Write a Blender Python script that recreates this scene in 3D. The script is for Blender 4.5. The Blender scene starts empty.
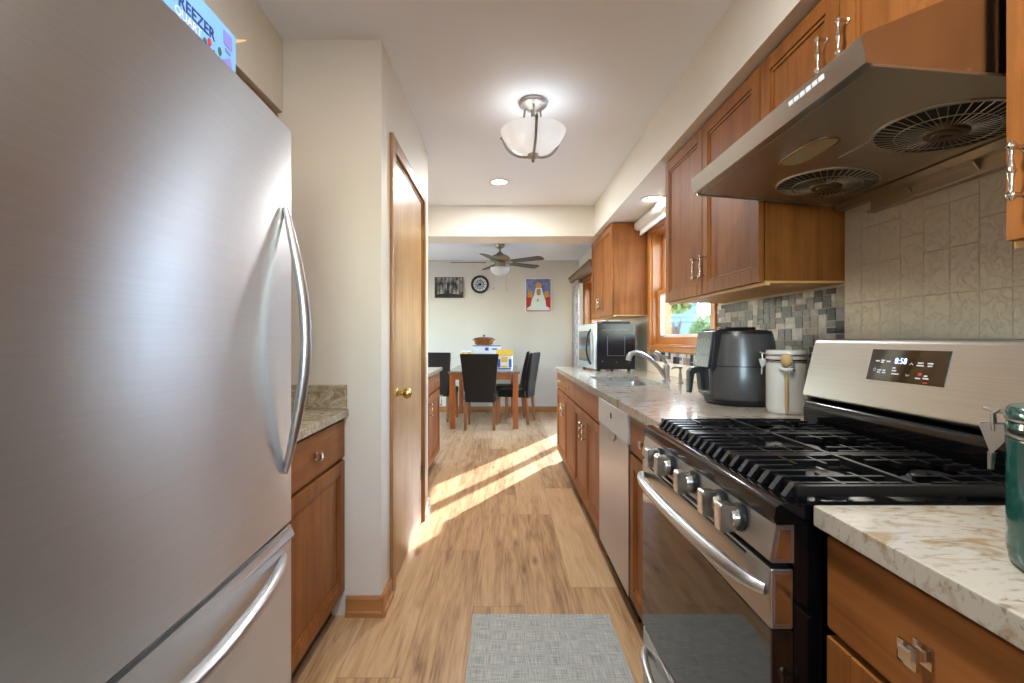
import bpy, bmesh, math, random
from mathutils import Vector, Matrix, Quaternion

C = bpy.context.scene.collection
S = bpy.context.scene
PI = math.pi

# ------------------------------------------------------------------ camera, world, sun, exposure
FPX, H0 = 475.0, 1.18
cam_d = bpy.data.cameras.new('camera')
cam_d.sensor_fit = 'HORIZONTAL'; cam_d.sensor_width = 36.0
cam_d.lens = FPX / 1024.0 * 36.0
cam_d.shift_x = (512.0 - 503.0) / 1024.0
cam_d.shift_y = -(341.5 - 339.0) / 1024.0
cam_d.clip_start = 0.03; cam_d.clip_end = 200
cam = bpy.data.objects.new('camera', cam_d); C.objects.link(cam)
cam.location = (0, 0, H0); cam.rotation_euler = (PI/2, 0, 0)
S.camera = cam

S.view_settings.view_transform = 'Standard'
S.view_settings.look = 'None'
S.view_settings.gamma = 1.0
S.view_settings.use_curve_mapping = False
S.view_settings.exposure = 0.86
try:
    S.cycles.use_denoising = True
    S.cycles.max_bounces = 10; S.cycles.diffuse_bounces = 6; S.cycles.glossy_bounces = 5
    S.cycles.transmission_bounces = 6; S.cycles.transparent_max_bounces = 12
    S.cycles.sample_clamp_indirect = 8.0
    S.cycles.caustics_reflective = False; S.cycles.caustics_refractive = False
except Exception:
    pass

SUN_DIR = Vector((-.503 * math.cos(math.radians(27)), -.864 * math.cos(math.radians(27)), -math.sin(math.radians(27))))
w = bpy.data.worlds.new('world'); S.world = w; w.use_nodes = True
wn, wl = w.node_tree.nodes, w.node_tree.links
sky = wn.new('ShaderNodeTexSky'); sky.sky_type = 'NISHITA'; sky.sun_disc = False
sky.sun_elevation = math.radians(27); sky.sun_rotation = math.atan2(.503, .864)
sky.air_density = 1.0; sky.dust_density = .4; sky.ozone_density = 1.5
wl.new(sky.outputs[0], wn['Background'].inputs[0]); wn['Background'].inputs[1].default_value = 3.0

def lamp(name, kind, loc, energy, color=(1, 1, 1), **kw):
    d = bpy.data.lights.new(name, kind); d.energy = energy; d.color = color
    rot = kw.pop('rot', None)
    for k, v in kw.items(): setattr(d, k, v)
    o = bpy.data.objects.new(name, d); C.objects.link(o); o.location = loc
    if rot is not None: o.rotation_euler = rot
    return o
sun = lamp('sun', 'SUN', (6, 12, 8), 24.0, (.86, .92, 1.0), angle=math.radians(.6))
sun.rotation_mode = 'QUATERNION'; sun.rotation_quaternion = SUN_DIR.to_track_quat('-Z', 'Y')
def portal(name, loc, rot, sx, sy):
    o = lamp(name, 'AREA', loc, 1.0, shape='RECTANGLE', size=sx, size_y=sy, rot=rot)
    try: o.data.cycles.is_portal = True
    except Exception: pass
    return o
portal('daylight_sink_window', (1.42, 3.365, 1.55), (0, PI/2, 0), .95, 1.2)
portal('daylight_patio_door', (1.42, 6.3, 1.03), (0, PI/2, 0), 2.05, 1.9)
portal('daylight_dining_window', (-1.93, 7.9, 1.45), (-PI/2, 0, 0), .9, 1.2)
portal('daylight_added_back_window', (0, -2.47, 1.65), (PI/2, 0, 0), 1.2, 1.0)
portal('daylight_added_side_window', (-3.77, 6.1, 1.2), (0, -PI/2, 0), 2.0, 2.2)

# ------------------------------------------------------------------ materials
def _lin(c):
    return tuple((x/12.92 if x <= .04045 else ((x+.055)/1.055)**2.4) for x in [v/255.0 for v in c])
def rgb(*c): return _lin(c)
def mat_new(name):
    m = bpy.data.materials.new(name); m.use_nodes = True
    return m, m.node_tree.nodes, m.node_tree.links, m.node_tree.nodes['Principled BSDF']
def plain(name, col, rough=.5, metal=0.0, spec=None, coat=0.0, emit=None, estr=0.0, trans=0.0, var=.04, scale=14, bump=0.0, bscale=120):
    m, n, l, b = mat_new(name)
    b.inputs['Roughness'].default_value = rough; b.inputs['Metallic'].default_value = metal
    if spec is not None: b.inputs['Specular IOR Level'].default_value = spec
    b.inputs['Coat Weight'].default_value = coat; b.inputs['Coat Roughness'].default_value = .08
    b.inputs['Transmission Weight'].default_value = trans
    tc = n.new('ShaderNodeTexCoord'); nz = n.new('ShaderNodeTexNoise')
    nz.inputs['Scale'].default_value = scale; nz.inputs['Detail'].default_value = 3
    l.new(tc.outputs['Object'], nz.inputs['Vector'])
    r = n.new('ShaderNodeValToRGB')
    r.color_ramp.elements[0].color = tuple(max(0, c*(1-var)) for c in col) + (1,); r.color_ramp.elements[0].position = .3
    r.color_ramp.elements[1].color = tuple(min(1, c*(1+var)) for c in col) + (1,); r.color_ramp.elements[1].position = .7
    l.new(nz.outputs['Fac'], r.inputs[0]); l.new(r.outputs[0], b.inputs['Base Color'])
    if bump:
        n2 = n.new('ShaderNodeTexNoise'); n2.inputs['Scale'].default_value = bscale; n2.inputs['Detail'].default_value = 2
        l.new(tc.outputs['Object'], n2.inputs['Vector'])
        bp = n.new('ShaderNodeBump'); bp.inputs['Strength'].default_value = bump; bp.inputs['Distance'].default_value = .004
        l.new(n2.outputs['Fac'], bp.inputs['Height']); l.new(bp.outputs[0], b.inputs['Normal'])
    if emit is not None:
        b.inputs['Emission Color'].default_value = tuple(emit) + (1,); b.inputs['Emission Strength'].default_value = estr
    return m
def wood(name, dark, light, axis='z', rough=.35, coat=.15, scale=1.0, streak=26.0, contrast=(.32, .68), spec=.4):
    m, n, l, b = mat_new(name)
    b.inputs['Roughness'].default_value = rough; b.inputs['Coat Weight'].default_value = coat; b.inputs['Coat Roughness'].default_value = .2
    b.inputs['Specular IOR Level'].default_value = spec
    tc = n.new('ShaderNodeTexCoord'); mp = n.new('ShaderNodeMapping')
    s = {'x': (1.3, streak, streak), 'y': (streak, 1.3, streak), 'z': (streak, streak, 1.3)}[axis]
    mp.inputs['Scale'].default_value = tuple(v*scale for v in s)
    l.new(tc.outputs['Object'], mp.inputs['Vector'])
    n1 = n.new('ShaderNodeTexNoise'); n1.inputs['Scale'].default_value = 1.0; n1.inputs['Detail'].default_value = 6; n1.inputs['Roughness'].default_value = .62; n1.inputs['Distortion'].default_value = .4
    l.new(mp.outputs[0], n1.inputs['Vector'])
    n2 = n.new('ShaderNodeTexNoise'); n2.inputs['Scale'].default_value = 5.0; n2.inputs['Detail'].default_value = 3
    l.new(tc.outputs['Object'], n2.inputs['Vector'])
    mx = n.new('ShaderNodeMath'); mx.operation = 'MULTIPLY_ADD'; mx.inputs[1].default_value = .65
    l.new(n1.outputs['Fac'], mx.inputs[0])
    m2 = n.new('ShaderNodeMath'); m2.operation = 'MULTIPLY'; m2.inputs[1].default_value = .35
    l.new(n2.outputs['Fac'], m2.inputs[0]); l.new(m2.outputs[0], mx.inputs[2])
    r = n.new('ShaderNodeValToRGB')
    r.color_ramp.elements[0].color = tuple(dark) + (1,); r.color_ramp.elements[0].position = contrast[0]
    r.color_ramp.elements[1].color = tuple(light) + (1,); r.color_ramp.elements[1].position = contrast[1]
    l.new(mx.outputs[0], r.inputs[0]); l.new(r.outputs[0], b.inputs['Base Color'])
    return m
def brushed(name, col, rough=.3, along='y', amt=.06, var=.05, aniso=0.0):
    m, n, l, b = mat_new(name)
    b.inputs['Metallic'].default_value = 1.0
    if aniso:
        b.inputs['Anisotropic'].default_value = aniso; tg = n.new('ShaderNodeCombineXYZ'); tg.inputs[2].default_value = 1.0
        l.new(tg.outputs[0], b.inputs['Tangent'])
    tc = n.new('ShaderNodeTexCoord'); mp = n.new('ShaderNodeMapping')
    mp.inputs['Scale'].default_value = {'x': (2, 400, 400), 'y': (400, 2, 400), 'z': (400, 400, 2)}[along]
    l.new(tc.outputs['Object'], mp.inputs['Vector'])
    nz = n.new('ShaderNodeTexNoise'); nz.inputs['Scale'].default_value = 1; nz.inputs['Detail'].default_value = 2
    l.new(mp.outputs[0], nz.inputs['Vector'])
    n2 = n.new('ShaderNodeTexNoise'); n2.inputs['Scale'].default_value = 3.5; n2.inputs['Detail'].default_value = 4
    l.new(tc.outputs['Object'], n2.inputs['Vector'])
    mr = n.new('ShaderNodeMapRange'); mr.inputs['From Min'].default_value = .3; mr.inputs['From Max'].default_value = .7
    mr.inputs['To Min'].default_value = rough*.96; mr.inputs['To Max'].default_value = rough*1.06
    l.new(n2.outputs['Fac'], mr.inputs['Value']); l.new(mr.outputs[0], b.inputs['Roughness'])
    r = n.new('ShaderNodeValToRGB')
    r.color_ramp.elements[0].color = tuple(c*(1-var) for c in col) + (1,); r.color_ramp.elements[0].position = .3
    r.color_ramp.elements[1].color = tuple(min(1, c*(1+var)) for c in col) + (1,); r.color_ramp.elements[1].position = .7
    l.new(nz.outputs['Fac'], r.inputs[0]); l.new(r.outputs[0], b.inputs['Base Color'])
    return m
def glass(name, tint=(.96, .97, .98), refl=.08):
    m = bpy.data.materials.new(name); m.use_nodes = True
    n, l = m.node_tree.nodes, m.node_tree.links; n.clear()
    o = n.new('ShaderNodeOutputMaterial'); mx = n.new('ShaderNodeMixShader')
    t = n.new('ShaderNodeBsdfTransparent'); t.inputs[0].default_value = tuple(tint) + (1,)
    g = n.new('ShaderNodeBsdfGlossy'); g.inputs['Roughness'].default_value = .02
    lw = n.new('ShaderNodeLayerWeight'); lw.inputs['Blend'].default_value = .25
    ml = n.new('ShaderNodeMath'); ml.operation = 'MULTIPLY_ADD'; ml.inputs[1].default_value = .5; ml.inputs[2].default_value = refl*.5
    l.new(lw.outputs['Fresnel'], ml.inputs[0]); l.new(ml.outputs[0], mx.inputs[0])
    l.new(t.outputs[0], mx.inputs[1]); l.new(g.outputs[0], mx.inputs[2]); l.new(mx.outputs[0], o.inputs[0])
    return m
def emitter(name, col, strength):
    m, n, l, b = mat_new(name)
    b.inputs['Base Color'].default_value = (.9, .9, .88, 1); b.inputs['Roughness'].default_value = .35
    b.inputs['Emission Color'].default_value = tuple(col) + (1,); b.inputs['Emission Strength'].default_value = strength
    return m
def stone(name, base, vein, fleck, scale=9.0, rough=.18, cover=(.52, .66)):
    m, n, l, b = mat_new(name)
    b.inputs['Roughness'].default_value = rough; b.inputs['Specular IOR Level'].default_value = .5
    tc = n.new('ShaderNodeTexCoord'); mp = n.new('ShaderNodeMapping'); mp.inputs['Scale'].default_value = (1.0, 2.2, 1.4); mp.inputs['Rotation'].default_value = (0, 0, .45)
    l.new(tc.outputs['Object'], mp.inputs['Vector'])
    a = n.new('ShaderNodeTexNoise'); a.inputs['Scale'].default_value = scale; a.inputs['Detail'].default_value = 8; a.inputs['Distortion'].default_value = 1.4; a.inputs['Roughness'].default_value = .65
    l.new(mp.outputs[0], a.inputs['Vector'])
    r = n.new('ShaderNodeValToRGB'); e = r.color_ramp.elements
    e[0].color = tuple(base) + (1,); e[0].position = cover[0]; e[1].color = tuple(vein) + (1,); e[1].position = cover[1]
    l.new(a.outputs['Fac'], r.inputs[0])
    f = n.new('ShaderNodeTexNoise'); f.inputs['Scale'].default_value = scale*5; f.inputs['Detail'].default_value = 5; f.inputs['Distortion'].default_value = .6
    l.new(mp.outputs[0], f.inputs['Vector'])
    r2 = n.new('ShaderNodeValToRGB'); e = r2.color_ramp.elements
    e[0].color = (0, 0, 0, 1); e[0].position = .56; e[1].color = (1, 1, 1, 1); e[1].position = .68
    l.new(f.outputs['Fac'], r2.inputs[0])
    c = n.new('ShaderNodeTexNoise'); c.inputs['Scale'].default_value = scale*.5; c.inputs['Detail'].default_value = 3
    l.new(mp.outputs[0], c.inputs['Vector'])
    mulf = n.new('ShaderNodeMath'); mulf.operation = 'MULTIPLY'; l.new(r2.outputs[0], mulf.inputs[0]); l.new(c.outputs['Fac'], mulf.inputs[1])
    mx = n.new('ShaderNodeMix'); mx.data_type = 'RGBA'
    l.new(mulf.outputs[0], mx.inputs['Factor']); l.new(r.outputs[0], mx.inputs['A']); mx.inputs['B'].default_value = tuple(fleck) + (1,)
    l.new(mx.outputs['Result'], b.inputs['Base Color'])
    return m
def floor_mat():
    m, n, l, b = mat_new('oak_plank_floor')
    tc = n.new('ShaderNodeTexCoord'); sp = n.new('ShaderNodeSeparateXYZ'); l.new(tc.outputs['Object'], sp.inputs[0])
    def mth(op, a, bb=None, c=None):
        k = n.new('ShaderNodeMath'); k.operation = op
        for i, v in enumerate((a, bb, c)):
            if v is None: continue
            if isinstance(v, (int, float)): k.inputs[i].default_value = v
            else: l.new(v, k.inputs[i])
        return k.outputs[0]
    W, L = .225, 1.5
    u = mth('DIVIDE', mth('ADD', sp.outputs[0], 10.03), W); row = mth('FLOOR', u); fu = mth('FRACT', u)
    wn1 = n.new('ShaderNodeTexWhiteNoise'); wn1.noise_dimensions = '1D'; l.new(row, wn1.inputs['W'])
    v = mth('DIVIDE', mth('ADD', sp.outputs[1], mth('MULTIPLY_ADD', wn1.outputs['Value'], L, 20)), L)
    col = mth('FLOOR', v); fv = mth('FRACT', v)
    idv = mth('MULTIPLY_ADD', row, 17.13, mth('MULTIPLY', col, 5.71))
    wn2 = n.new('ShaderNodeTexWhiteNoise'); wn2.noise_dimensions = '1D'; l.new(idv, wn2.inputs['W'])
    cmb = n.new('ShaderNodeCombineXYZ')
    l.new(mth('MULTIPLY', sp.outputs[0], 16), cmb.inputs[0]); l.new(mth('MULTIPLY', sp.outputs[1], 1.5), cmb.inputs[1]); l.new(mth('MULTIPLY', wn2.outputs['Value'], 40), cmb.inputs[2])
    g = n.new('ShaderNodeTexNoise'); g.inputs['Scale'].default_value = 1; g.inputs['Detail'].default_value = 7; g.inputs['Distortion'].default_value = 1.2; g.inputs['Roughness'].default_value = .6
    l.new(cmb.outputs[0], g.inputs['Vector'])
    cm2 = n.new('ShaderNodeCombineXYZ')
    l.new(mth('MULTIPLY', sp.outputs[0], 110), cm2.inputs[0]); l.new(mth('MULTIPLY', sp.outputs[1], 5), cm2.inputs[1]); l.new(mth('MULTIPLY', wn2.outputs['Value'], 40), cm2.inputs[2])
    g2 = n.new('ShaderNodeTexNoise'); g2.inputs['Scale'].default_value = 1; g2.inputs['Detail'].default_value = 3
    l.new(cm2.outputs[0], g2.inputs['Vector'])
    r = n.new('ShaderNodeValToRGB'); e = r.color_ramp.elements
    e[0].position = .30; e[0].color = rgb(134, 96, 60) + (1,)
    e[1].position = .72; e[1].color = rgb(214, 181, 139) + (1,)
    x = r.color_ramp.elements.new(.48); x.color = rgb(190, 151, 108) + (1,)
    l.new(mth('MULTIPLY_ADD', g2.outputs['Fac'], .36, mth('MULTIPLY_ADD', g.outputs['Fac'], .62, mth('MULTIPLY_ADD', wn2.outputs['Value'], .16, -.07))), r.inputs[0])
    # knots
    cm3 = n.new('ShaderNodeCombineXYZ')
    l.new(mth('MULTIPLY', sp.outputs[0], 9), cm3.inputs[0]); l.new(mth('MULTIPLY', sp.outputs[1], 3.2), cm3.inputs[1]); l.new(mth('MULTIPLY', wn2.outputs['Value'], 40), cm3.inputs[2])
    vo = n.new('ShaderNodeTexVoronoi'); vo.inputs['Scale'].default_value = .8; l.new(cm3.outputs[0], vo.inputs['Vector'])
    kn = n.new('ShaderNodeMapRange'); kn.inputs['From Min'].default_value = .04; kn.inputs['From Max'].default_value = .17; kn.inputs['To Min'].default_value = .75; kn.inputs['To Max'].default_value = 0
    l.new(vo.outputs['Distance'], kn.inputs['Value'])
    mk = n.new('ShaderNodeMix'); mk.data_type = 'RGBA'; l.new(kn.outputs[0], mk.inputs['Factor']); l.new(r.outputs[0], mk.inputs['A']); mk.inputs['B'].default_value = rgb(112, 74, 42) + (1,)
    eu = mth('MINIMUM', fu, mth('SUBTRACT', 1, fu)); ev = mth('MINIMUM', fv, mth('SUBTRACT', 1, fv))
    su = mth('LESS_THAN', eu, .009); sv = mth('LESS_THAN', ev, .0014)
    seam = mth('MULTIPLY', mth('MAXIMUM', su, sv), .45)
    ms = n.new('ShaderNodeMix'); ms.data_type = 'RGBA'; l.new(seam, ms.inputs['Factor']); l.new(mk.outputs['Result'], ms.inputs['A']); ms.inputs['B'].default_value = rgb(110, 76, 46) + (1,)
    l.new(ms.outputs['Result'], b.inputs['Base Color'])
    b.inputs['Roughness'].default_value = .38; b.inputs['Specular IOR Level'].default_value = .42
    bp = n.new('ShaderNodeBump'); bp.inputs['Strength'].default_value = .12; bp.inputs['Distance'].default_value = .002
    l.new(g2.outputs['Fac'], bp.inputs['Height']); l.new(bp.outputs[0], b.inputs['Normal'])
    return m
def weave_mat():
    m, n, l, b = mat_new('woven_vinyl')
    tc = n.new('ShaderNodeTexCoord')
    outs = []
    for sc in ((330, 14, 1), (14, 330, 1)):
        mp = n.new('ShaderNodeMapping'); mp.inputs['Scale'].default_value = sc
        l.new(tc.outputs['Object'], mp.inputs['Vector'])
        z = n.new('ShaderNodeTexNoise'); z.inputs['Scale'].default_value = 1; z.inputs['Detail'].default_value = 2
        l.new(mp.outputs[0], z.inputs['Vector']); outs.append(z.outputs['Fac'])
    a = n.new('ShaderNodeMath'); a.operation = 'ADD'; l.new(outs[0], a.inputs[0]); l.new(outs[1], a.inputs[1])
    r = n.new('ShaderNodeValToRGB'); e = r.color_ramp.elements
    e[0].position = .38; e[0].color = rgb(140, 143, 137) + (1,); e[1].position = .64; e[1].color = rgb(198, 199, 190) + (1,)
    h = n.new('ShaderNodeMath'); h.operation = 'MULTIPLY'; h.inputs[1].default_value = .5; l.new(a.outputs[0], h.inputs[0])
    l.new(h.outputs[0], r.inputs[0]); l.new(r.outputs[0], b.inputs['Base Color']); b.inputs['Roughness'].default_value = .7
    bp = n.new('ShaderNodeBump'); bp.inputs['Strength'].default_value = .3; bp.inputs['Distance'].default_value = .002
    l.new(a.outputs[0], bp.inputs['Height']); l.new(bp.outputs[0], b.inputs['Normal'])
    return m
def emboss_mat():
    m, n, l, b = mat_new('embossed_cream_tile')
    b.inputs['Base Color'].default_value = rgb(236, 227, 207) + (1,); b.inputs['Roughness'].default_value = .45
    tc = n.new('ShaderNodeTexCoord')
    z = n.new('ShaderNodeTexNoise'); z.inputs['Scale'].default_value = 26; z.inputs['Detail'].default_value = 2; z.inputs['Distortion'].default_value = 2.2
    l.new(tc.outputs['Object'], z.inputs['Vector'])
    r = n.new('ShaderNodeValToRGB'); e = r.color_ramp.elements
    e[0].position = .5; e[0].color = (0, 0, 0, 1); e[1].position = .62; e[1].color = (1, 1, 1, 1)
    l.new(z.outputs['Fac'], r.inputs[0])
    bp = n.new('ShaderNodeBump'); bp.inputs['Strength'].default_value = .55; bp.inputs['Distance'].default_value = .004
    l.new(r.outputs[0], bp.inputs['Height']); l.new(bp.outputs[0], b.inputs['Normal'])
    return m

M = {}
M['wall'] = plain('wall_paint', rgb(216, 207, 190), .6, var=.015, scale=3, bump=.05, bscale=220)
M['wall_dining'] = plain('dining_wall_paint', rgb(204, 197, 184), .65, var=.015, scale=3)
M['ceiling'] = plain('ceiling_paint', rgb(237, 241, 246), .8, var=.01, scale=3)
M['header'] = plain('header_paint', rgb(226, 220, 206), .6, var=.01, scale=3)
M['exterior'] = plain('exterior_siding', rgb(170, 176, 184), .8)
M['floor'] = floor_mat()
M['cherry'] = wood('cherry_cabinet_wood', rgb(115, 67, 28), rgb(165, 105, 53), 'z', .45, 0, spec=.16)
M['cherry_h'] = wood('cherry_cabinet_wood_horizontal', rgb(115, 67, 28), rgb(165, 105, 53), 'y', .45, 0, spec=.16)
M['maple'] = wood('pale_maple_underside', rgb(204, 154, 92), rgb(226, 180, 120), 'y', .45, 0)
M['oak_door'] = wood('oak_door_veneer', rgb(142, 102, 56), rgb(186, 144, 90), 'z', .36, .1, streak=40)
M['oak_trim'] = wood('oak_trim', rgb(134, 90, 46), rgb(176, 124, 72), 'z', .35, .2)
M['oak_base'] = wood('oak_baseboard', rgb(146, 94, 46), rgb(190, 132, 76), 'x', .35, .2)
M['oak_win'] = wood('honey_oak_window', rgb(170, 104, 44), rgb(206, 140, 72), 'z', .35, .2)
M['oak_win_h'] = wood('honey_oak_window_rail', rgb(170, 104, 44), rgb(206, 140, 72), 'y', .35, .2)
M['dark_wood'] = wood('dark_valance_wood', rgb(104, 84, 58), rgb(140, 116, 84), 'y', .5, 0)
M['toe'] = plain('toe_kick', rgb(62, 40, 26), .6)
M['table_wood'] = wood('table_leg_wood', rgb(120, 60, 18), rgb(172, 96, 36), 'z', .35, .2)
M['chair_wood'] = wood('chair_leg_wood', rgb(110, 66, 34), rgb(150, 92, 50), 'z', .4, .1)
M['spoon'] = wood('beech_spoon_wood', rgb(176, 138, 88), rgb(206, 170, 118), 'z', .55, 0)
M['steel'] = brushed('brushed_stainless', rgb(178, 175, 169), .31, 'y', .05)
M['fridge'] = brushed('fridge_stainless', rgb(204, 206, 207), .35, 'y', .05, var=.03, aniso=.8)
M['hood_steel'] = brushed('hood_stainless', rgb(178, 172, 163), .2, 'y', var=.04)
M['handle_steel'] = brushed('satin_handle_steel', rgb(200, 200, 200), .31, 'z', .02)
M['chrome'] = plain('polished_nickel', rgb(214, 208, 198), .16, 1.0, var=.02)
M['nickel'] = plain('satin_nickel', rgb(176, 172, 166), .34, 1.0, var=.02)
M['brass'] = plain('antique_brass', rgb(206, 178, 112), .25, 1.0, var=.03)
M['fan_metal'] = plain('antique_pewter', rgb(156, 146, 126), .3, 1.0, var=.05)
M['black_gloss'] = plain('black_enamel', rgb(9, 9, 10), .12, var=.1, spec=.45)
M['black_glass'] = plain('black_oven_glass', rgb(12, 11, 10), .05, var=.1, spec=1.0)
M['cast_iron'] = plain('cast_iron', rgb(13, 13, 14), .34, spec=.35, var=.15)
M['black_plastic'] = plain('black_plastic', rgb(24, 24, 26), .35, var=.1)
M['fryer_grey'] = plain('charcoal_fryer_shell', rgb(82, 82, 81), .28, metal=.3, var=.05)
M['burner'] = plain('burner_aluminium', rgb(150, 152, 156), .38, .9)
M['leather'] = plain('dark_faux_leather', rgb(22, 18, 17), .34, var=.15, spec=.35)
M['quartz'] = stone('cream_quartz', rgb(186, 178, 162), rgb(150, 122, 82), rgb(112, 96, 74), 9.0, .13, (.52, .68))
M['granite'] = stone('beige_granite', rgb(186, 174, 150), rgb(142, 122, 90), rgb(84, 74, 58), 16.0, .25, (.42, .62))
M['table_stone'] = stone('brown_marble_top', rgb(126, 104, 84), rgb(84, 66, 52), rgb(190, 176, 156), 9.0, .1)
M['white_ceramic'] = plain('white_ceramic', rgb(204, 203, 194), .2, spec=.6, var=.02)
M['green_ceramic'] = plain('teal_green_ceramic', rgb(22, 78, 70), .12, spec=.7, var=.12)
M['white_plastic'] = plain('white_plastic', rgb(228, 226, 220), .4, var=.01)
M['grey_plastic'] = plain('grey_plastic', rgb(150, 152, 152), .4)
M['hub'] = plain('dull_bronze_hub', rgb(96, 84, 62), .4, .9)
M['button'] = plain('dim_button_print', rgb(92, 96, 100), .4)
M['hinge'] = plain('hinge_brass', rgb(150, 124, 76), .4, 1.0)
M['glass'] = glass('window_glass')
M['emboss'] = emboss_mat()
M['weave'] = weave_mat()
M['grout'] = plain('grout', rgb(212, 208, 202), .8)
M['rubber'] = plain('rubber_black', rgb(18, 18, 18), .8)
M['filter'] = plain('dark_fan_mesh', rgb(40, 36, 31), .55, .5)  # dark even tone of the disc behind the fan wires
M['hood_under'] = brushed('hood_underside_steel', rgb(176, 166, 150), .33, 'y', .04, var=.06)
M['lens'] = plain('yellowed_lamp_lens', rgb(178, 166, 130), .35)
M['ctrl_white'] = plain('printed_white', rgb(210, 212, 214), .5)
M['ctrl_red'] = plain('printed_red', rgb(170, 40, 36), .5)
M['digit'] = emitter('clock_digits', rgb(120, 150, 255), 2.2)
def lit_glass(name, strength, clear):
    m = emitter(name, (.96, .97, 1.0), strength); n, l = m.node_tree.nodes, m.node_tree.links
    b = n['Principled BSDF']; o = n['Material Output']; t = n.new('ShaderNodeBsdfTransparent'); mx = n.new('ShaderNodeMixShader'); mx.inputs[0].default_value = clear
    l.new(b.outputs[0], mx.inputs[1]); l.new(t.outputs[0], mx.inputs[2]); l.new(mx.outputs[0], o.inputs[0]); return m
M['bowl_glass'] = lit_glass('lit_alabaster_glass', .16, .2)
M['bulb_glass'] = emitter('lit_bulb_glass', (1, .98, .95), 1.6)
M['led'] = emitter('led_diffuser', (.97, .98, 1.0), 3.0)
M['fan_bowl'] = plain('frosted_bowl', rgb(206, 210, 210), .3)
M['blade'] = wood('fan_blade_wood', rgb(62, 54, 48), rgb(92, 82, 74), 'x', .45, 0)
M['blue_box'] = plain('printed_blue_card', rgb(116, 166, 216), .45, var=.03)
M['navy'] = plain('printed_navy', rgb(26, 44, 108), .5)
M['lilac'] = plain('printed_lilac', rgb(126, 122, 196), .5)
M['print_green'] = plain('printed_green', rgb(54, 86, 72), .5)
M['cardboard'] = plain('cardboard', rgb(176, 146, 104), .8)
M['shade'] = plain('roller_shade_fabric', rgb(226, 224, 216), .6)
def sheer(name, col):
    m = bpy.data.materials.new(name); m.use_nodes = True
    n, l = m.node_tree.nodes, m.node_tree.links; n.clear()
    o = n.new('ShaderNodeOutputMaterial'); mx = n.new('ShaderNodeMixShader'); mx.inputs[0].default_value = .55
    d = n.new('ShaderNodeBsdfDiffuse'); t = n.new('ShaderNodeBsdfTranslucent')
    tc = n.new('ShaderNodeTexCoord'); nz = n.new('ShaderNodeTexNoise'); nz.inputs['Scale'].default_value = 26; l.new(tc.outputs['Object'], nz.inputs['Vector'])
    r = n.new('ShaderNodeValToRGB'); r.color_ramp.elements[0].color = tuple(c*.7 for c in col) + (1,); r.color_ramp.elements[0].position = .4
    r.color_ramp.elements[1].color = tuple(col) + (1,); r.color_ramp.elements[1].position = .6
    l.new(nz.outputs['Fac'], r.inputs[0]); l.new(r.outputs[0], d.inputs[0]); l.new(r.outputs[0], t.inputs[0])
    l.new(d.outputs[0], mx.inputs[1]); l.new(t.outputs[0], mx.inputs[2]); l.new(mx.outputs[0], o.inputs[0])
    return m
M['curtain'] = sheer('sheer_curtain', rgb(208, 200, 194))
M['leaf'] = plain('tree_leaf', rgb(112, 138, 78), .6, var=.35, scale=2)
M['leaf2'] = plain('dark_tree_leaf', rgb(58, 96, 62), .6, var=.35, scale=2)
M['bark'] = plain('bark', rgb(92, 74, 58), .9, var=.2)
M['grass'] = plain('patio_paving', rgb(150, 150, 146), .9, var=.2, scale=6)
M['siding'] = plain('pale_blue_siding', rgb(92, 112, 138), .7)
M['siding_pale'] = plain('added_house_siding', rgb(212, 219, 230), .7)  # pale tone lifts what the refrigerator reflects of the added house
M['roofing'] = plain('grey_roofing', rgb(96, 96, 100), .8)
M['frame_black'] = plain('black_frame', rgb(20, 19, 19), .4)
M['knob'] = plain('brushed_knob_metal', rgb(196, 192, 184), .24, 1.0, var=.02)
M['band'] = plain('pale_silver_band', rgb(206, 206, 204), .36, .45, var=.02)
M['mw_tint'] = plain('mirrored_oven_window', rgb(120, 126, 132), .12, .85)
M['mw_silver'] = brushed('microwave_silver', rgb(166, 167, 170), .3, 'z', .03)
M['mw_black'] = plain('microwave_black_case', rgb(20, 18, 22), .2, spec=.35, var=.1)
M['yellow'] = plain('printed_yellow', rgb(214, 176, 62), .5, var=.1)
M['blue_print'] = plain('printed_blue', rgb(52, 78, 150), .5, var=.1)
M['white_card'] = plain('white_card', rgb(220, 222, 226), .6)
M['basket'] = wood('brown_bakeware', rgb(84, 46, 18), rgb(132, 80, 32), 'x', .4, .1)

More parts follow.
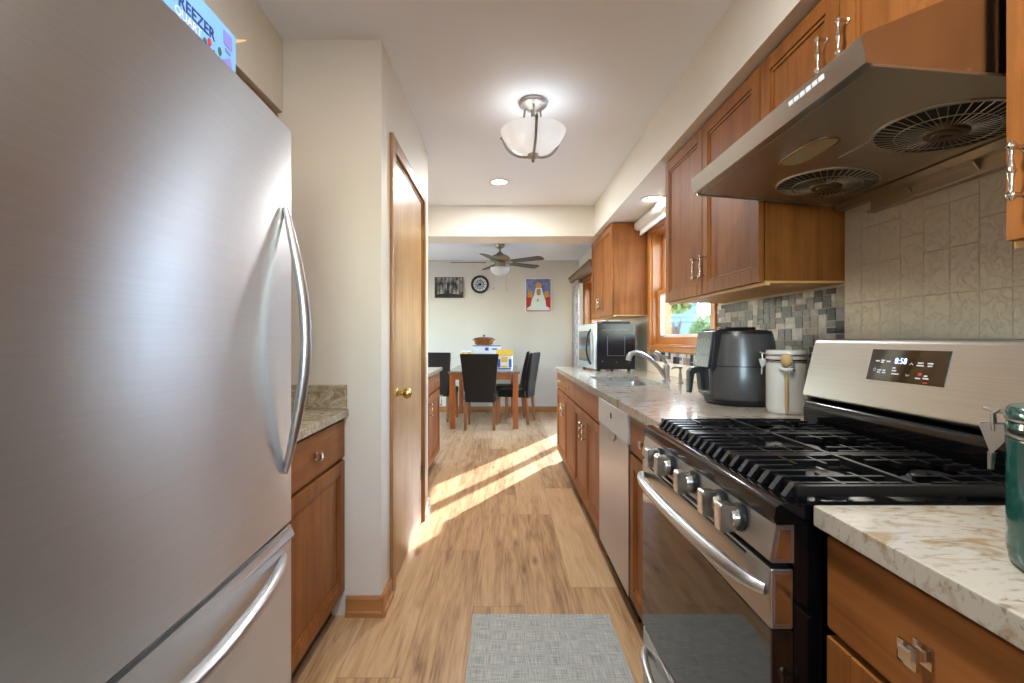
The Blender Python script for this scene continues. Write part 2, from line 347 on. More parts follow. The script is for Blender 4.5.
# ------------------------------------------------------------------ mesh builder
class MB:
    def __init__(s): s.bm = bmesh.new(); s.mi = 0
    def _mark(s, faces):
        for f in faces: f.material_index = s.mi
    def faces(s, vs, fs):
        v = [s.bm.verts.new(p) for p in vs]; out = []
        for f in fs:
            try: out.append(s.bm.faces.new([v[i] for i in f]))
            except ValueError: pass
        s._mark(out); return s
    def box(s, x0, x1, y0, y1, z0, z1, bev=0.0, seg=2):
        x0, x1 = min(x0, x1), max(x0, x1); y0, y1 = min(y0, y1), max(y0, y1); z0, z1 = min(z0, z1), max(z0, z1)
        vs = [(x, y, z) for z in (z0, z1) for y in (y0, y1) for x in (x0, x1)]
        fs = [(0, 2, 3, 1), (4, 5, 7, 6), (0, 1, 5, 4), (2, 6, 7, 3), (0, 4, 6, 2), (1, 3, 7, 5)]
        if not bev: return s.faces(vs, fs)
        t = bmesh.new(); v = [t.verts.new(p) for p in vs]
        for f in fs: t.faces.new([v[i] for i in f])
        bmesh.ops.bevel(t, geom=t.edges[:], offset=min(bev, .49*min(x1-x0, y1-y0, z1-z0)), segments=seg, affect='EDGES', profile=.5)
        return s.absorb(t)
    def absorb(s, t, mtx=None):
        t.verts.index_update()
        v = [s.bm.verts.new((mtx @ p.co) if mtx else p.co) for p in t.verts]
        out = []
        for f in t.faces:
            try: out.append(s.bm.faces.new([v[p.index] for p in f.verts]))
            except ValueError: pass
        s._mark(out); t.free(); return s
    def add(s, other, mtx=None): return s.absorb(other.bm, mtx)
    def prism(s, pts, axis, a, b, bev=0.0):
        def P(p, t): return {'x': (t, p[0], p[1]), 'y': (p[0], t, p[1]), 'z': (p[0], p[1], t)}[axis]
        n = len(pts); t = bmesh.new()
        v = [t.verts.new(P(p, a)) for p in pts] + [t.verts.new(P(p, b)) for p in pts]
        t.faces.new(v[:n]); t.faces.new(v[n:][::-1])
        for i in range(n): t.faces.new([v[i], v[(i+1) % n], v[n+(i+1) % n], v[n+i]])
        if bev: bmesh.ops.bevel(t, geom=t.edges[:], offset=bev, segments=2, affect='EDGES', profile=.5)
        return s.absorb(t)
    def lathe(s, prof, c=(0, 0, 0), seg=24, axis='z', sx=1, sy=1):
        q = {'z': Matrix.Identity(3), 'x': Matrix(((0, 0, 1), (0, 1, 0), (-1, 0, 0))), '-x': Matrix(((0, 0, -1), (0, 1, 0), (1, 0, 0))), 'y': Matrix(((1, 0, 0), (0, 0, 1), (0, -1, 0)))}[axis]
        rows = []
        for r, z in prof:
            if r < 1e-6: rows.append([s.bm.verts.new(Vector(c) + q @ Vector((0, 0, z)))])
            else: rows.append([s.bm.verts.new(Vector(c) + q @ Vector((r*sx*math.cos(2*PI*i/seg), r*sy*math.sin(2*PI*i/seg), z))) for i in range(seg)])
        out = []
        for A, B in zip(rows, rows[1:]):
            for i in range(seg):
                j = (i+1) % seg
                try:
                    if len(A) == 1 and len(B) == 1: continue
                    if len(A) == 1: out.append(s.bm.faces.new((A[0], B[i], B[j])))
                    elif len(B) == 1: out.append(s.bm.faces.new((A[i], A[j], B[0])))
                    else: out.append(s.bm.faces.new((A[i], A[j], B[j], B[i])))
                except ValueError: pass
        s._mark(out); return s
    def tube(s, pts, r, seg=10, cap=True, flat=1.0, up=None):
        pts = [Vector(p) for p in pts]; n = len(pts)
        rs = r if isinstance(r, (list, tuple)) else [r]*n
        if len(rs) != n: rs = [rs[min(len(rs)-1, round(i*(len(rs)-1)/(n-1)))] for i in range(n)]
        tan = [(pts[min(i+1, n-1)] - pts[max(i-1, 0)]).normalized() for i in range(n)]
        ref = Vector(up) if up else (Vector((0, 0, 1)) if abs(tan[0].z) < .9 else Vector((1, 0, 0)))
        nrm = (ref - tan[0]*ref.dot(tan[0])).normalized()
        rows = []
        for i in range(n):
            if i: nrm = (nrm - tan[i]*nrm.dot(tan[i])).normalized()
            b = tan[i].cross(nrm)
            rows.append([s.bm.verts.new(pts[i] + nrm*math.cos(2*PI*k/seg)*rs[i] + b*math.sin(2*PI*k/seg)*rs[i]*flat) for k in range(seg)])
        out = []
        for A, B in zip(rows, rows[1:]):
            for k in range(seg): out.append(s.bm.faces.new((A[k], A[(k+1) % seg], B[(k+1) % seg], B[k])))
        if cap: out.append(s.bm.faces.new(rows[0][::-1])); out.append(s.bm.faces.new(rows[-1]))
        s._mark(out); return s
    def bar(s, a, b, w, h, up=(0, 0, 1)):
        """rectangular bar from a to b, w across, h along up"""
        a, b = Vector(a), Vector(b); t = (b-a).normalized(); u = Vector(up); u = (u - t*u.dot(t)).normalized(); c = t.cross(u)
        vs = [p + c*sx*w/2 + u*sz*h/2 for p in (a, b) for sz in (-1, 1) for sx in (-1, 1)]
        return s.faces(vs, [(0, 2, 3, 1), (4, 5, 7, 6), (0, 1, 5, 4), (2, 6, 7, 3), (0, 4, 6, 2), (1, 3, 7, 5)])
    def disc(s, c, r, seg=24, axis='z'):
        def P(a, b): return {'z': (c[0]+a, c[1]+b, c[2]), 'x': (c[0], c[1]+a, c[2]+b), 'y': (c[0]+a, c[1], c[2]+b)}[axis]
        return s.faces([P(r*math.cos(2*PI*i/seg), r*math.sin(2*PI*i/seg)) for i in range(seg)], [tuple(range(seg))])

def bez(p0, p1, p2, p3, n=14):
    P = [Vector(p) for p in (p0, p1, p2, p3)]
    return [P[0]*(1-t)**3 + P[1]*3*t*(1-t)**2 + P[2]*3*t*t*(1-t) + P[3]*t**3 for t in [i/n for i in range(n+1)]]

ORG = {}
def obj(name, mb, mat, parent=None, origin=None, smooth=40, weld=False):
    """links what mb holds as ONE mesh object; mb is in world coordinates"""
    bm = mb.bm
    if weld: bmesh.ops.remove_doubles(bm, verts=bm.verts[:], dist=1e-5)
    org = ORG[parent.name] if parent is not None else Vector(origin or (0, 0, 0))
    bmesh.ops.recalc_face_normals(bm, faces=bm.faces[:])
    bmesh.ops.translate(bm, verts=bm.verts[:], vec=-org)
    me = bpy.data.meshes.new(name); bm.to_mesh(me); bm.free()
    for k in (mat if isinstance(mat, (list, tuple)) else [mat]): me.materials.append(M[k] if isinstance(k, str) else k)
    if smooth:
        for p in me.polygons: p.use_smooth = True
        me.set_sharp_from_angle(angle=math.radians(smooth))
    o = bpy.data.objects.new(name, me); C.objects.link(o)
    if smooth:
        wm = o.modifiers.new('weighted_normals', 'WEIGHTED_NORMAL'); wm.weight = 100; wm.keep_sharp = True
    ORG[o.name] = org
    if parent is not None: o.parent = parent
    else: o.location = org
    return o
def tag(o, label=None, cat=None, group=None, kind=None):
    if label: o['label'] = label
    if cat: o['category'] = cat
    if group: o['group'] = group
    if kind: o['kind'] = kind
    return o
def thing(name, label, cat, loc, group=None, kind=None):
    o = bpy.data.objects.new(name, None); C.objects.link(o); o.location = loc; o.empty_display_size = .1
    ORG[o.name] = Vector(loc)
    return tag(o, label, cat, group, kind)
def solo(name, label, cat, mb, mat, origin, group=None, smooth=40):
    return tag(obj(name, mb, mat, None, origin, smooth), label, cat, group)
def struct(name, mb, mat, label=None, cat=None, parent=None, smooth=0):
    o = obj(name, mb, mat, parent, None, smooth)
    if parent is None: o['kind'] = 'structure'
    if label: o['label'] = label
    if cat: o['category'] = cat
    return o
def copy_tree(o, parent=None):
    c = o.copy(); C.objects.link(c)
    if parent is not None: c.parent = parent
    for ch in list(o.children): copy_tree(ch, c)
    return c
def text_mb(txt, size, mtx, extrude=.0004, mb=None, bold=0.0):
    cu = bpy.data.curves.new('lettering', 'FONT'); cu.body = txt; cu.size = size; cu.extrude = extrude; cu.align_x = 'LEFT'; cu.offset = size*bold
    cu.resolution_u = 3
    to = bpy.data.objects.new('lettering', cu); C.objects.link(to)
    dg = bpy.context.evaluated_depsgraph_get(); me = bpy.data.meshes.new_from_object(to.evaluated_get(dg))
    t = bmesh.new(); t.from_mesh(me)
    bpy.data.objects.remove(to); bpy.data.curves.remove(cu); bpy.data.meshes.remove(me)
    mb = mb or MB(); mb.absorb(t, mtx); return mb

# ================================================================== the room
ZC, XR, XL, YF, YB = 2.46, 1.235, -1.27, 7.72, -2.3
XD = -3.6                                                        # dining room's far left side
struct('floor', MB().box(XD-.15, 1.6, YB-.15, YF+.15, -.12, 0), 'floor', 'light oak plank floor running down the galley kitchen', 'floor')
struct('ceiling', MB().box(XD-.15, 1.6, YB-.15, YF+.15, ZC, ZC+.14), 'ceiling', 'smooth pale ceiling over kitchen and dining area', 'ceiling')
def wall_with_holes(mb, axis, t0, t1, a0, a1, z0, z1, holes):
    """axis 'x': wall plane is x = t0..t1 and a runs along y; holes = (a0, a1, z0, z1)"""
    def B(p, q, r, s_):
        if q - p < 1e-6 or s_ - r < 1e-6: return
        if axis == 'x': mb.box(t0, t1, p, q, r, s_)
        else: mb.box(p, q, t0, t1, r, s_)
    cur = a0
    for (p, q, r, s_) in sorted(holes):
        B(cur, p, z0, z1); B(p, q, z0, r); B(p, q, s_, z1); cur = q
    B(cur, a1, z0, z1); return mb
WS = (2.80, 3.93, 1.118, 2.06)          # sink window opening
WD = (5.62, 7.20, .03, 2.05)           # patio door opening
WF = (-2.36, -1.55, .95, 1.82)         # dining window in the far wall
WB = (-.55, .55, 1.2, 2.1)              # added window behind the camera, lets in fill daylight
struct('wall_right', wall_with_holes(MB(), 'x', XR, XR+.15, YB, YF, 0, ZC, [WS, WD]), 'wall', 'cream painted kitchen wall behind the sink and range run', 'wall')
struct('wall_far', wall_with_holes(MB(), 'y', YF, YF+.15, XD, XR+.15, 0, ZC, [WF]), 'wall_dining', 'plain wall at the far end of the dining area', 'wall')
struct('wall_back', wall_with_holes(MB(), 'y', YB-.15, YB, XL-.1, XR+.15, 0, ZC, [WB]), 'wall', 'cream wall behind the viewpoint', 'wall')
struct('wall_left', MB().box(XL-.12, XL, YB, 4.55, 0, ZC), 'wall', 'cream painted wall behind the refrigerator', 'wall')
WL = (5.1, 7.1, .2, 2.2)               # added tall dining window on the left for extra daylight
struct('wall_dining_left', wall_with_holes(MB(), 'x', XD-.15, XD, 4.4, YF, 0, ZC, [WL]).box(XD, XL-.12, 4.4, 4.55, 0, ZC), 'wall_dining', 'left side wall of the dining area', 'wall')
# pantry closet: end wall, corridor wall with the door opening, back return
PX = -.52
D0, D1, DZ = 2.245, 3.07, 2.065
struct('wall_pantry', MB().box(XL, PX, 2.03, 2.13, 0, ZC).box(PX-.10, PX, 2.13, D0, 0, ZC).box(PX-.10, PX, D0, D1, DZ, ZC).box(PX-.10, PX, D1, 3.29, 0, ZC).box(XL, PX-.10, 3.19, 3.29, 0, ZC),
       'wall', 'cream painted pantry closet walls projecting into the kitchen', 'wall')
struct('wall_header', MB().box(XL, XR, 4.55, 4.90, 2.165, ZC), 'header', 'dropped cream header between kitchen and dining area', 'header')
struct('wall_right_soffit', MB().box(.872, XR, YB, 4.549, 2.173, ZC), 'header', 'cream soffit above the right wall cabinets', 'soffit')
struct('wall_left_soffit', MB().box(XL, -.94, YB, 2.029, 2.147, ZC), 'wall', 'cream soffit above the refrigerator', 'soffit')
# baseboards
def base_profile(t, h): return [(0, 0), (t*1.6, 0), (t*1.6, h*.22), (t, h*.3), (t, h*.86), (t*.6, h), (0, h)]
b = MB(); P = base_profile(.013, .085)
b.prism([(2.03-p[0], p[1]) for p in P], 'x', -.668, PX+.0135)
struct('baseboard_left', b, 'oak_base', 'honey oak baseboard at the foot of the pantry end wall', 'baseboard')
b = MB(); b.prism([(PX+p[0], p[1]) for p in P], 'y', 2.012, D0-.066)
struct('baseboard_pantry_front', b, 'oak_base', 'short oak baseboard between closet corner and door casing', 'baseboard')
b = MB(); b.prism([(YF-p[0], p[1]) for p in P], 'x', XD, XR)
struct('baseboard_far', b, 'oak_base', 'oak baseboard along the far dining wall', 'baseboard')
b = MB(); b.prism([(PX+p[0], p[1]) for p in P], 'y', D1+.066, 3.29)  # white colour stands for sunlight falling on this wall end
struct('baseboard_corner', b, 'white_plastic', 'baseboard at the end of the pantry wall, whitened for sunlight', 'baseboard')
# pantry door with casing
c = MB()
for (y0, y1, z0, z1) in ((D0-.065, D0, 0, DZ+.065), (D1, D1+.065, 0, DZ+.065), (D0, D1, DZ, DZ+.065)):
    c.box(PX, PX+.016, y0, y1, z0, z1, .004); 
c.box(PX-.10, PX, D0, D0+.014, 0, DZ).box(PX-.10, PX, D1-.014, D1, 0, DZ).box(PX-.10, PX, D0+.014, D1-.014, DZ-.014, DZ)
struct('trim_1', c, 'oak_trim', 'oak casing around the pantry door', 'door casing')
d = struct('door_1', MB().box(PX-.042, PX-.004, D0+.017, D1-.018, .012, DZ-.017, .002), 'oak_door', 'flat oak veneer pantry door with brass knob, closed', 'door')
k = MB().lathe([(0, 0), (.031, 0), (.031, .004), (.024, .009), (.011, .012), (.0105, .034), (.018, .040), (.0265, .050), (.028, .060), (.024, .070), (.012, .076), (0, .077)], (PX-.004, D0+.075, .915), 24, 'x')
obj('door_knob', k, 'brass', d)['label'] = 'round polished brass knob'
for z in (.28, 1.05, 1.82):
    obj('hinge', MB().box(PX-.004, PX+.004, D1-.03, D1-.016, z, z+.09).tube([(PX+.006, D1-.016, z-.004), (PX+.006, D1-.016, z+.094)], .006, 8), 'hinge', d)
# ---- sink window (double hung, oak)
y0, y1, z0, z1 = WS
fr = MB()
cw = .07
for (a, bb, cc, dd) in ((y0-cw, y0, z0-.035, z1+cw), (y1, y1+cw, z0-.035, z1+cw), (y0, y1, z1, z1+cw)):
    fr.box(XR-.018, XR, a, bb, cc, dd, .004)
fr.box(XR, XR+.15, y0, y0+.02, z0, z1).box(XR, XR+.15, y1-.02, y1, z0, z1).box(XR, XR+.15, y0, y1, z1-.02, z1).box(XR, XR+.15, y0, y1, z0, z0+.02)
win = struct('window_1', fr, 'oak_win', 'honey oak double hung window over the sink', 'window')
s_ = MB().box(XR-.020, XR+.012, y0-cw, y1+cw, z0-.036, z0+.002, .005).box(XR-.024, XR+.03, y0, y1, z0+.002, z0+.012, .003)
struct('window_sill', s_, 'oak_win_h', parent=win)
def sash(x, za, zb, ya, yb, nm):
    f = MB(); r = .045
    f.box(x, x+.034, ya, ya+r, za, zb, .004).box(x, x+.034, yb-r, yb, za, zb, .004).box(x, x+.034, ya+r, yb-r, za, za+r+.01, .004).box(x, x+.034, ya+r, yb-r, zb-r*.8, zb, .004)
    o = struct('sash', f, 'oak_win_h', parent=win)
    v = MB(); t = .022
    v.box(x+.008, x+.03, ya+r, ya+r+t, za+r, zb-r*.8).box(x+.008, x+.03, yb-r-t, yb-r, za+r, zb-r*.8).box(x+.008, x+.03, ya+r+t, yb-r-t, za+r+.01, za+r+.01+t).box(x+.008, x+.03, ya+r+t, yb-r-t, zb-r*.8-t, zb-r*.8)
    struct('vinyl_stop', v, 'white_plastic', parent=o)
    struct('pane', MB().box(x+.016, x+.02, ya+r, yb-r, za+r, zb-r*.8), 'glass', parent=o)
    return o
zm = z0 + .44
lo = sash(XR+.035, z0+.021, zm+.02, y0+.021, y1-.021, 'lower')
sash(XR+.075, zm-.02, z1-.021, y0+.021, y1-.021, 'upper')
for yy in (y0+.16, y1-.16): struct('sash_lift', MB().box(XR+.02, XR+.034, yy-.03, yy+.03, z0+.075, z0+.088, .003), 'nickel', parent=lo)
# ---- patio door
y0, y1, z0, z1 = WD
fr = MB()
fr.box(XR-.016, XR, y0-.07, y0, 0, z1+.07, .004).box(XR-.016, XR, y1, y1+.07, 0, z1+.07, .004).box(XR-.016, XR, y0, y1, z1, z1+.07, .004)
fr.box(XR, XR+.15, y0, y0+.03, z0, z1).box(XR, XR+.15, y1-.03, y1, z0, z1).box(XR, XR+.15, y0, y1, z1-.03, z1).box(XR, XR+.15, y0, y1, z0-.03, z0+.02)
pd = struct('door_2', fr, 'oak_win', 'oak framed sliding glass patio door on the dining right wall', 'patio door')
for (a, bb, x) in ((y0+.032, (y0+y1)/2+.04, XR+.04), ((y0+y1)/2-.04, y1-.032, XR+.085)):
    f = MB().box(x, x+.035, a, a+.085, z0+.02, z1-.032, .004).box(x, x+.035, bb-.085, bb, z0+.02, z1-.032, .004).box(x, x+.035, a+.085, bb-.085, z0+.02, z0+.16, .004).box(x, x+.035, a+.085, bb-.085, z1-.13, z1-.032, .004)
    o = struct('sliding_panel', f, 'oak_win', parent=pd)
    struct('pane', MB().box(x+.014, x+.02, a+.085, bb-.085, z0+.16, z1-.13), 'glass', parent=o)
# ---- dining window and the added window behind the viewpoint
def plain_window(nm, rect, yw, d, label):
    a, bb, zz0, zz1 = rect; f = MB(); ya, yb = min(yw, yw+d), max(yw, yw+d); i = yw - .016*(1 if d > 0 else -1)
    for (p, q, r, s2) in ((a-.07, a, zz0-.07, zz1+.07), (bb, bb+.07, zz0-.07, zz1+.07), (a, bb, zz1, zz1+.07), (a, bb, zz0-.07, zz0)): f.box(p, q, i, yw, r, s2, .004)
    for (p, q, r, s2) in ((a, a+.05, zz0, zz1), (bb-.05, bb, zz0, zz1), (a+.05, bb-.05, zz1-.05, zz1), (a+.05, bb-.05, zz0, zz0+.05)): f.box(p, q, ya+.04, yb-.04, r, s2)
    o = struct(nm, f, 'oak_win', label, 'window')
    struct('pane', MB().box(a+.05, bb-.05, (ya+yb)/2-.003, (ya+yb)/2+.003, zz0+.05, zz1-.05), 'glass', parent=o)
plain_window('window_2', WF, YF, .15, 'oak framed window in the far dining wall')
plain_window('fill_window_3', WB, YB, -.15, 'added oak framed window behind the viewpoint for fill daylight')
a, bb, zz0, zz1 = WL; f = MB()
for (p, q, r, s2) in ((a, a+.06, zz0, zz1), (bb-.06, bb, zz0, zz1), (a+.06, bb-.06, zz1-.06, zz1), (a+.06, bb-.06, zz0, zz0+.06)): f.box(XD-.11, XD-.04, p, q, r, s2)
o = struct('fill_window_4', f, 'oak_win', 'added tall window in the left dining wall for more daylight', 'window')
struct('pane', MB().box(XD-.078, XD-.072, a+.06, bb-.06, zz0+.06, zz1-.06), 'glass', parent=o)
# ---- valance and sheer curtain over the patio door
v = MB().box(1.02, 1.036, 5.55, 7.28, 2.035, 2.095, .004).box(1.036, XR-.018, 5.55, 5.565, 2.035, 2.095).box(1.036, XR-.018, 7.265, 7.28, 2.035, 2.095).box(1.0, XR-.018, 5.53, 7.30, 2.095, 2.112, .003)
solo('valance', 'brown wooden valance box over the patio door', 'valance', v, 'dark_wood', (1.12, 6.4, 2.035))
cu = MB(); n = 46; top = []; bot = []
for i in range(n+1):
    t = i/n; yy = 6.78 + .44*t; xx = 1.072 + .022*math.sin(t*PI*14)
    top.append((xx, yy, 2.03)); bot.append((xx-.004*math.sin(t*PI*9), yy, .04))
mid = [[(a[0]*(1-q)+b_[0]*q, a[1], a[2]*(1-q)+b_[2]*q) for a, b_ in zip(top, bot)] for q in (0, .25, .5, .75, 1)]
vs = [p for row in mid for p in row]; vs2 = [(p[0]+.002, p[1], p[2]) for p in vs]; N = len(vs); k1 = n+1
fs = [(r*k1+i, r*k1+i+1, (r+1)*k1+i+1, (r+1)*k1+i) for r in range(4) for i in range(n)]
cu.faces(vs + vs2, fs + [tuple(x+N for x in f[::-1]) for f in fs])
solo('curtain', 'gathered pale sheer curtain at the patio door', 'curtain', cu, 'curtain', (1.072, 7.03, .04))
# ---- outdoors
struct('ground_outside', MB().box(-40, 40, -40, 60, -.5, -.2), 'grass', 'paved yard outside the windows', 'yard')
rnd = random.Random(5)
def tree(x, y, h, R, mat, label, nleaf=5200, trunk=True, squash=1.0, base=-.2):
    t = thing('garden_tree', label, 'tree', (x, y, base), 'trees outside the windows')
    tr = MB().tube([(x, y, base), (x+.05, y, h*.3), (x-.03, y+.04, h*.62)], [.16, .12, .06], 8)
    for k in range(5):
        a = k*1.26; tr.tube([(x, y, h*.35+.1*k), (x+R*.45*math.cos(a), y+R*.45*math.sin(a), h*.55+.08*k)], [.06, .02], 6)
    obj('trunk', tr, 'bark', t)
    lf = MB()
    for _ in range(nleaf):
        while True:
            p = Vector((rnd.uniform(-1, 1), rnd.uniform(-1, 1), rnd.uniform(-1, 1)))
            if .25 < p.length < 1 + .12*math.sin(p.x*7)*math.cos(p.z*6): break
        c_ = Vector((x + p.x*R, y + p.y*R, h - R*squash + p.z*R*squash))
        q = Quaternion((rnd.gauss(0, 1), rnd.gauss(0, 1), rnd.gauss(0, 1), rnd.gauss(0, 1))).normalized(); sz = rnd.uniform(.05, .10)*max(1, R/1.3)
        lf.faces([c_ + q @ Vector(v_) for v_ in ((-sz, 0, 0), (0, -sz*.5, sz*.1), (sz*1.1, 0, 0), (0, sz*.5, sz*.1))], [(0, 1, 2, 3)])
    obj('foliage', lf, mat, t, smooth=0)
    return t
tree(9.29, 17.2, 11.2, .86, 'leaf2', 'tall slender unseen tree added to keep sun off the sink window', 11000, squash=3.6)  # added out of view so the sun does not enter the sink window
tree(3.55, 9.7, 2.3, .30, 'leaf', 'small pale green sapling seen at the left of the sink window', 700)
tree(2.60, 6.05, 1.46, .22, 'leaf', 'small bright shrub low outside the sink window', 420)
hs = thing('neighbour_house', 'pale blue neighbouring house beyond the garden', 'house', (6, 24, -.2))
obj('wall', MB().box(3.2, 8.2, 20, 28, -.2, 3.4), 'siding', hs)
obj('roof', MB().prism([(2.9, 3.4), (8.5, 3.4), (5.7, 5.2)], 'y', 19.7, 28.3), 'roofing', hs)

hs = thing('neighbour_house', 'unseen pale house added to dim the window reflection on the refrigerator', 'house', (9.4, 13, -.2))  # added out of view, tones down the window mirrored in the refrigerator
obj('wall', MB().box(6.9, 12, 10.4, 14.4, -.2, 4.0), 'siding_pale', hs)
obj('roof', MB().prism([(6.7, 4.0), (12.2, 4.0), (9.45, 5.1)], 'y', 10.2, 14.6), 'roofing', hs)

# ================================================================== left side
# refrigerator
FX = -.609
t = thing('refrigerator', 'stainless steel bottom freezer refrigerator with bowed bar handles', 'refrigerator', (-.93, .915, 0))
obj('body', MB().box(-1.262, -.676, .466, 1.366, .05, 1.765, .006).box(-1.24, -.70, .49, 1.34, 0, .05), 'grey_plastic', t)
def fridge_front(z0, z1):
    ya, yb = .46, 1.382; pts = [(-.672, ya), (-.672, yb)]
    r = .008; N = 18
    fr = []
    for i in range(N+1):
        u = i/N; y = yb - r - (yb-ya-2*r)*u
        fr.append((FX + .010*(1-(2*u-1)**2) - .004, y))
    pts += [(FX-.004-r, yb), (FX-.004-r*.3, yb-r*.3)] + fr + [(FX-.004-r*.3, ya+r*.3), (FX-.004-r, ya)]
    return MB().prism(pts, 'z', z0, z1)
fd = obj('fridge_door', fridge_front(.657, 1.78), 'fridge', t, smooth=30)
hp = bez((FX+.002, 1.325, 1.547), (FX+.028, 1.328, 1.42), (FX+.060, 1.328, 1.30), (FX+.058, 1.328, 1.17), 10)[:-1] + bez((FX+.058, 1.328, 1.17), (FX+.056, 1.328, 1.04), (FX+.028, 1.328, .93), (FX+.002, 1.325, .805), 10)
rr = [.007 + .0085*math.sin(PI*i/(len(hp)-1))**.6 for i in range(len(hp))]
obj('handle', MB().tube(hp, rr, 14, flat=1.0), 'handle_steel', fd)
fz = obj('freezer_drawer', fridge_front(.055, .642), 'fridge', t, smooth=30)
hp = bez((FX+.000, 1.32, .578), (FX+.035, 1.24, .574), (FX+.056, 1.08, .568), (FX+.058, .915, .566), 10)[:-1] + bez((FX+.058, .915, .566), (FX+.056, .75, .568), (FX+.035, .61, .574), (FX+.000, .52, .578), 10)
rr = [.008 + .0095*math.sin(PI*i/(len(hp)-1))**.6 for i in range(len(hp))]
obj('handle', MB().tube(hp, rr, 14, up=(0, 0, 1)), 'handle_steel', fz)
obj('top_lip', MB().prism([(-.64, .643), (FX-.008, .643), (FX+.005, .614), (FX+.002, .608), (-.64, .608)], 'y', .47, 1.378), 'handle_steel', fz)
obj('gap_seal', MB().box(-.67, -.632, .475, 1.358, .642, .657), 'rubber', t)
# box of freezer bags on the refrigerator
bx = thing('carton', 'light blue box of quart freezer bags on top of the refrigerator', 'box', (-.66, .86, 1.781))
obj('box_body', MB().box(-.72, -.612, .63, 1.088, 1.781, 1.871, .001), 'blue_box', bx)
ff = [(-.6125, 1.0885, 1.860), (-.650, 1.0885, 1.870), (-.640, 1.112, 1.893), (-.622, 1.108, 1.880), (-.6125, 1.140, 1.897)]
obj('torn_flap', MB().faces(ff + [(x, y+.002, z-.001) for x, y, z in ff], [(0, 1, 2, 3), (0, 3, 4), (5, 8, 7, 6), (5, 9, 8), (0, 4, 9, 5), (1, 6, 7, 2), (2, 7, 8, 3), (3, 8, 9, 4), (0, 5, 6, 1)]), 'cardboard', bx)
def onbox(y, z): return Matrix(((0, 0, 1, -.6115), (1, 0, 0, y), (0, 1, 0, z), (0, 0, 0, 1)))
obj('lettering', text_mb('FREEZER', .034, onbox(.878, 1.8105), bold=.012), 'navy', bx)['label'] = 'navy word FREEZER'
obj('lettering', text_mb('QUART', .0235, onbox(.884, 1.7905), bold=.012), 'ctrl_white', bx)['label'] = 'white word QUART'
pr = MB().box(-.612, -.611, 1.040, 1.072, 1.828, 1.858, .0004).box(-.612, -.611, 1.046, 1.066, 1.815, 1.822, .0003)
pr.faces([(-.6113, 1.036, 1.790), (-.6113, 1.078, 1.782), (-.6113, 1.064, 1.808), (-.6118, 1.036, 1.790), (-.6118, 1.078, 1.782), (-.6118, 1.064, 1.808)], [(0, 1, 2), (3, 5, 4), (0, 3, 4, 1), (1, 4, 5, 2), (2, 5, 3, 0)])
obj('printed_icon', pr, 'lilac', bx)
obj('printed_berry', MB().lathe([(0, 0), (.0065, 0), (.0065, .0008), (0, .0008)], (-.6118, .990, 1.799), 16, 'x', 1.2, 1), 'ctrl_red', bx)
for (fr_, fy_, fz_) in ((.0075, 1.026, 1.801), (.008, .975, 1.789), (.005, 1.005, 1.785)):
    obj('printed_fruit', MB().lathe([(0, 0), (fr_, 0), (fr_, .0008), (0, .0008)], (-.6118, fy_, fz_), 16, 'x', 1.2, .8), 'print_green', bx)
obj('printed_patch', MB().box(-.612, -.611, .895, .92, 1.852, 1.866), 'ctrl_red', bx)

# ------------------------------------------------------------------ cabinet kit
def panel_door(xf, s, y0, y1, z0, z1, st=.052, th=.02):
    """framed door whose front face is x = xf and which looks towards s on the x axis"""
    m = MB(); xb = xf - s*th
    m.box(xb, xf, y0, y0+st, z0, z1, .003).box(xb, xf, y1-st, y1, z0, z1, .003).box(xb, xf, y0+st, y1-st, z0, z0+st, .003).box(xb, xf, y0+st, y1-st, z1-st, z1, .003)
    xi = xf - s*.011
    m.box(xb, xi, y0+st-.002, y1-st+.002, z0+st-.002, z1-st+.002)
    q = .012
    for (a, b2, c2, d2) in ((y0+st, y0+st+q, z0+st, z1-st), (y1-st-q, y1-st, z0+st, z1-st), (y0+st, y1-st, z0+st, z0+st+q), (y0+st, y1-st, z1-st-q, z1-st)):
        m.box(xi - s*.002, xf - s*.005, a, b2, c2, d2, .003)
    return m
def slab_front(xf, s, y0, y1, z0, z1, th=.02):
    return MB().box(xf - s*th, xf, y0, y1, z0, z1, .005, 2)
def pull(xf, s, y, zc, L=.105):
    """turned bar pull on two posts, standing upright"""
    m = MB(); o = xf + s*.027
    for dz in (-L*.40, L*.40):
        m.lathe([(0, 0), (.008, 0), (.008, .003), (.0045, .006), (.0045, .022), (.007, .027), (0, .030)], (xf, y, zc+dz), 12, 'x' if s > 0 else '-x')
    N = 28; pts = [(o, y, zc - L/2 + L*i/N) for i in range(N+1)]
    rs = []
    for i in range(N+1):
        t = abs(2*i/N - 1)
        r = .0048 + .0014*math.cos(t*PI*2)
        if abs(t-.80) < .06: r = .0082
        if t < .05: r = .0078
        if t > .93: r = .0068
        if t > .99: r = .003
        rs.append(r)
    m.tube(pts, rs, 10); return m
def square_knob(xf, s, y, z, a=.014):
    m = MB(); x = lambda d: xf + s*d
    def sq(h, d): return [(x(d), y-h, z-h), (x(d), y+h, z-h), (x(d), y+h, z+h), (x(d), y-h, z+h)]
    rings = [(a*.95, 0), (a*.95, .003), (a*.5, .004), (a*.36, .016), (a, .018), (a, .0225), (a*.72, .0245), (a*.66, .0245), (a*.5, .027)]
    vs = [p for r in rings for p in sq(*r)]; fs = [(3, 2, 1, 0)]
    for i in range(len(rings)-1):
        for k_ in range(4): fs.append((i*4+k_, i*4+(k_+1) % 4, i*4+4+(k_+1) % 4, i*4+4+k_))
    L = len(rings)*4; fs.append((L-4, L-3, L-2, L-1)); return m.faces(vs, fs)
